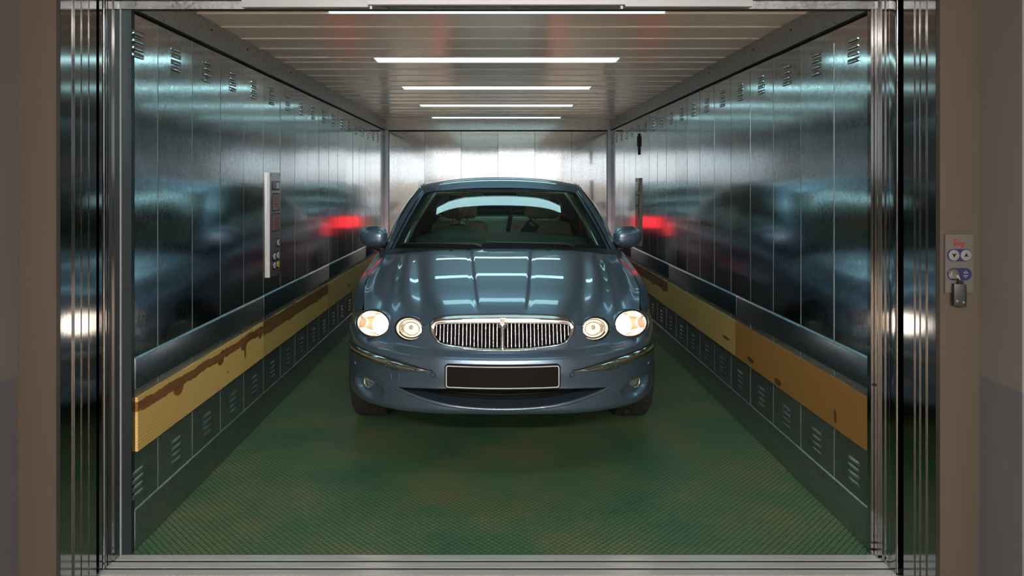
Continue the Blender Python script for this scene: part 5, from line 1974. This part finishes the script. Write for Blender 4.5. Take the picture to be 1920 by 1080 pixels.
# ------------------------------------------------------------------ landing call panel and the key hanging in it
PXM = 1280 / 2.10
def cpx(px, py): return ((px - 930) / PXM, CAMZ - (py - 343) / PXM)
x0, z1 = cpx(1769.5, 439); x1, z0 = cpx(1822, 548)
ccx, ccz = (x0 + x1) / 2, (z0 + z1) / 2
call = empty('call_panel', (ccx, 2.10, ccz), 'landing call panel on the right door frame with arrow buttons and a key switch', 'call panel')
bm = bmesh.new()
box(bm, x0 - ccx, x1 - ccx, -.007, 0, z0 - ccz, z1 - ccz)
finish(bm, 'face_plate', M['call_plate'], call, bevel=.0015)
UX, UZ = (1, 0, 0), (0, 0, 1)
def at(px, py, off): 
    a, b2 = cpx(px, py)
    return (a - ccx, -off, b2 - ccz)
def pxr(v): return v / PXM
for py, nm in ((478, 'button_plate'), (513.5, 'key_plate')):
    o = flat(nm, rrect(pxr(46), pxr(23), pxr(11.4), 10), at(1795.7, py, .007), UX, UZ, .0012, M['blue'], call)
    if nm == 'button_plate':
        for px, up in ((1785, False), (1807.5, True)):
            b2 = flat('arrow_button', circle(pxr(10), 32), at(px, py, .0082), UX, UZ, .002, M['grey_button'], o, bevel=.0004)
            t = pxr(4.2) * (1 if up else -1)
            flat('arrow', [(-pxr(4), -t * .9), (0, -t * .45), (pxr(4), -t * .9), (0, t * 1.1)] if up else [(pxr(4), -t * .9), (0, -t * .45), (-pxr(4), -t * .9), (0, t * 1.1)], at(px, py, .0102), UX, UZ, .0004, M['gloss_black'], b2)
    else:
        bm = bmesh.new()
        lathe(bm, [(pxr(9.8), 0), (pxr(9.8), .0025), (pxr(8.8), .0045), (pxr(5.5), .0045), (pxr(5), .007), (0, .007)], at(1784.5, py, .0082), (0, -1, 0), 32)
        finish(bm, 'key_switch', M['soft_chrome'], o)
        for dy, sg in ((-4.2, 1), (4.2, -1)):
            flat('arrow', [(-pxr(5.2), -sg * pxr(2.6)), (pxr(5.2), -sg * pxr(2.6)), (0, sg * pxr(3.2))] if sg > 0 else [(pxr(5.2), pxr(2.6)), (-pxr(5.2), pxr(2.6)), (0, -pxr(3.2))], at(1807.2, py + dy, .0082), UX, UZ, .0005, M['grey_button'], o)
            flat('arrow_dot', circle(pxr(1.3), 12), at(1807.2, py + dy - .4 * sg, .0087), UX, UZ, .0004, M['blue'], o)
fc = bpy.data.curves.new('lettering', 'FONT')
fc.body = 'imp'
fc.size = pxr(14.5)
fc.extrude = .0004
fc.align_x = 'CENTER'; fc.align_y = 'CENTER'
fc.offset = .0004
fc.materials.append(M['red'])
fo = bpy.data.objects.new('tmptext', fc); COL.objects.link(fo)
fm = bpy.data.meshes.new_from_object(fo.evaluated_get(bpy.context.evaluated_depsgraph_get()))
bpy.data.objects.remove(fo)
fm.name = 'lettering'; fm.materials.clear()
fo = link('lettering', fm, M['red'], call, at(1795.5, 456.2, .0075))
fo.rotation_euler = (PI / 2, 0, 0)
flat('letter_cap', [(-pxr(3.4), -pxr(1)), (pxr(2.6), -pxr(1)), (pxr(3.0), pxr(1.2)), (0, pxr(2.2)), (-pxr(3.6), pxr(.9))], at(1788.2, 449.6, .007), UX, UZ, .0008, M['red'], call)
# the key with its black fob
kx, kz = cpx(1793, 528)
key = empty('car_key', (kx, 2.085, kz), 'black key fob hanging from the key switch of the call panel', 'key')
bm = bmesh.new()
w, h = pxr(24), pxr(40)
vs = [(-w * .52, -.006, -.004), (w * .26, -.012, -.004), (w * .48, -.004, -.008), (w * .48, .006, -.008), (-w * .52, .006, -.004)]
a = [bm.verts.new((x, y, z)) for x, y, z in vs]
b2 = [bm.verts.new((x, y, z - h - (.003 if i in (1, 2) else 0))) for i, (x, y, z) in enumerate(vs)]
bm.faces.new(a); bm.faces.new(list(reversed(b2)))
for i in range(5): bm.faces.new((a[i], b2[i], b2[(i + 1) % 5], a[(i + 1) % 5]))
bmesh.ops.recalc_face_normals(bm, faces=bm.faces[:])
finish(bm, 'fob', M['black'], key, bevel=.0012)
bm = bmesh.new()
tube(bm, [(.0, .0, .004), (-.002, -.004, -.002), (.002, -.002, -.008)], .0045, 10)
box(bm, -.006, .009, -.006, .003, -.012, .004)
finish(bm, 'fob_loop', M['black'], key, bevel=.001)
bm = bmesh.new()
q0 = Vector(at(1786, 513, .010)) + Vector((ccx, 2.10, ccz)) - Vector((kx, 2.085, kz))
tube(bm, [q0, q0 + Vector((.006, -.006, -.004)), (.001, 0, .006)], .0028, 8)
finish(bm, 'key_blade', M['soft_chrome'], key)
bm = bmesh.new()
for dx, dz in ((-w * .33, -h * .86), (w * .12, -h * .90)):
    lathe(bm, [(.0035, -.002), (.0035, .001), (0, .0016)], (dx, -.0075 - (.003 if dx > 0 else 0), dz), (0, -1, 0), 14)
finish(bm, 'fob_button', M['blue_dot'], key)
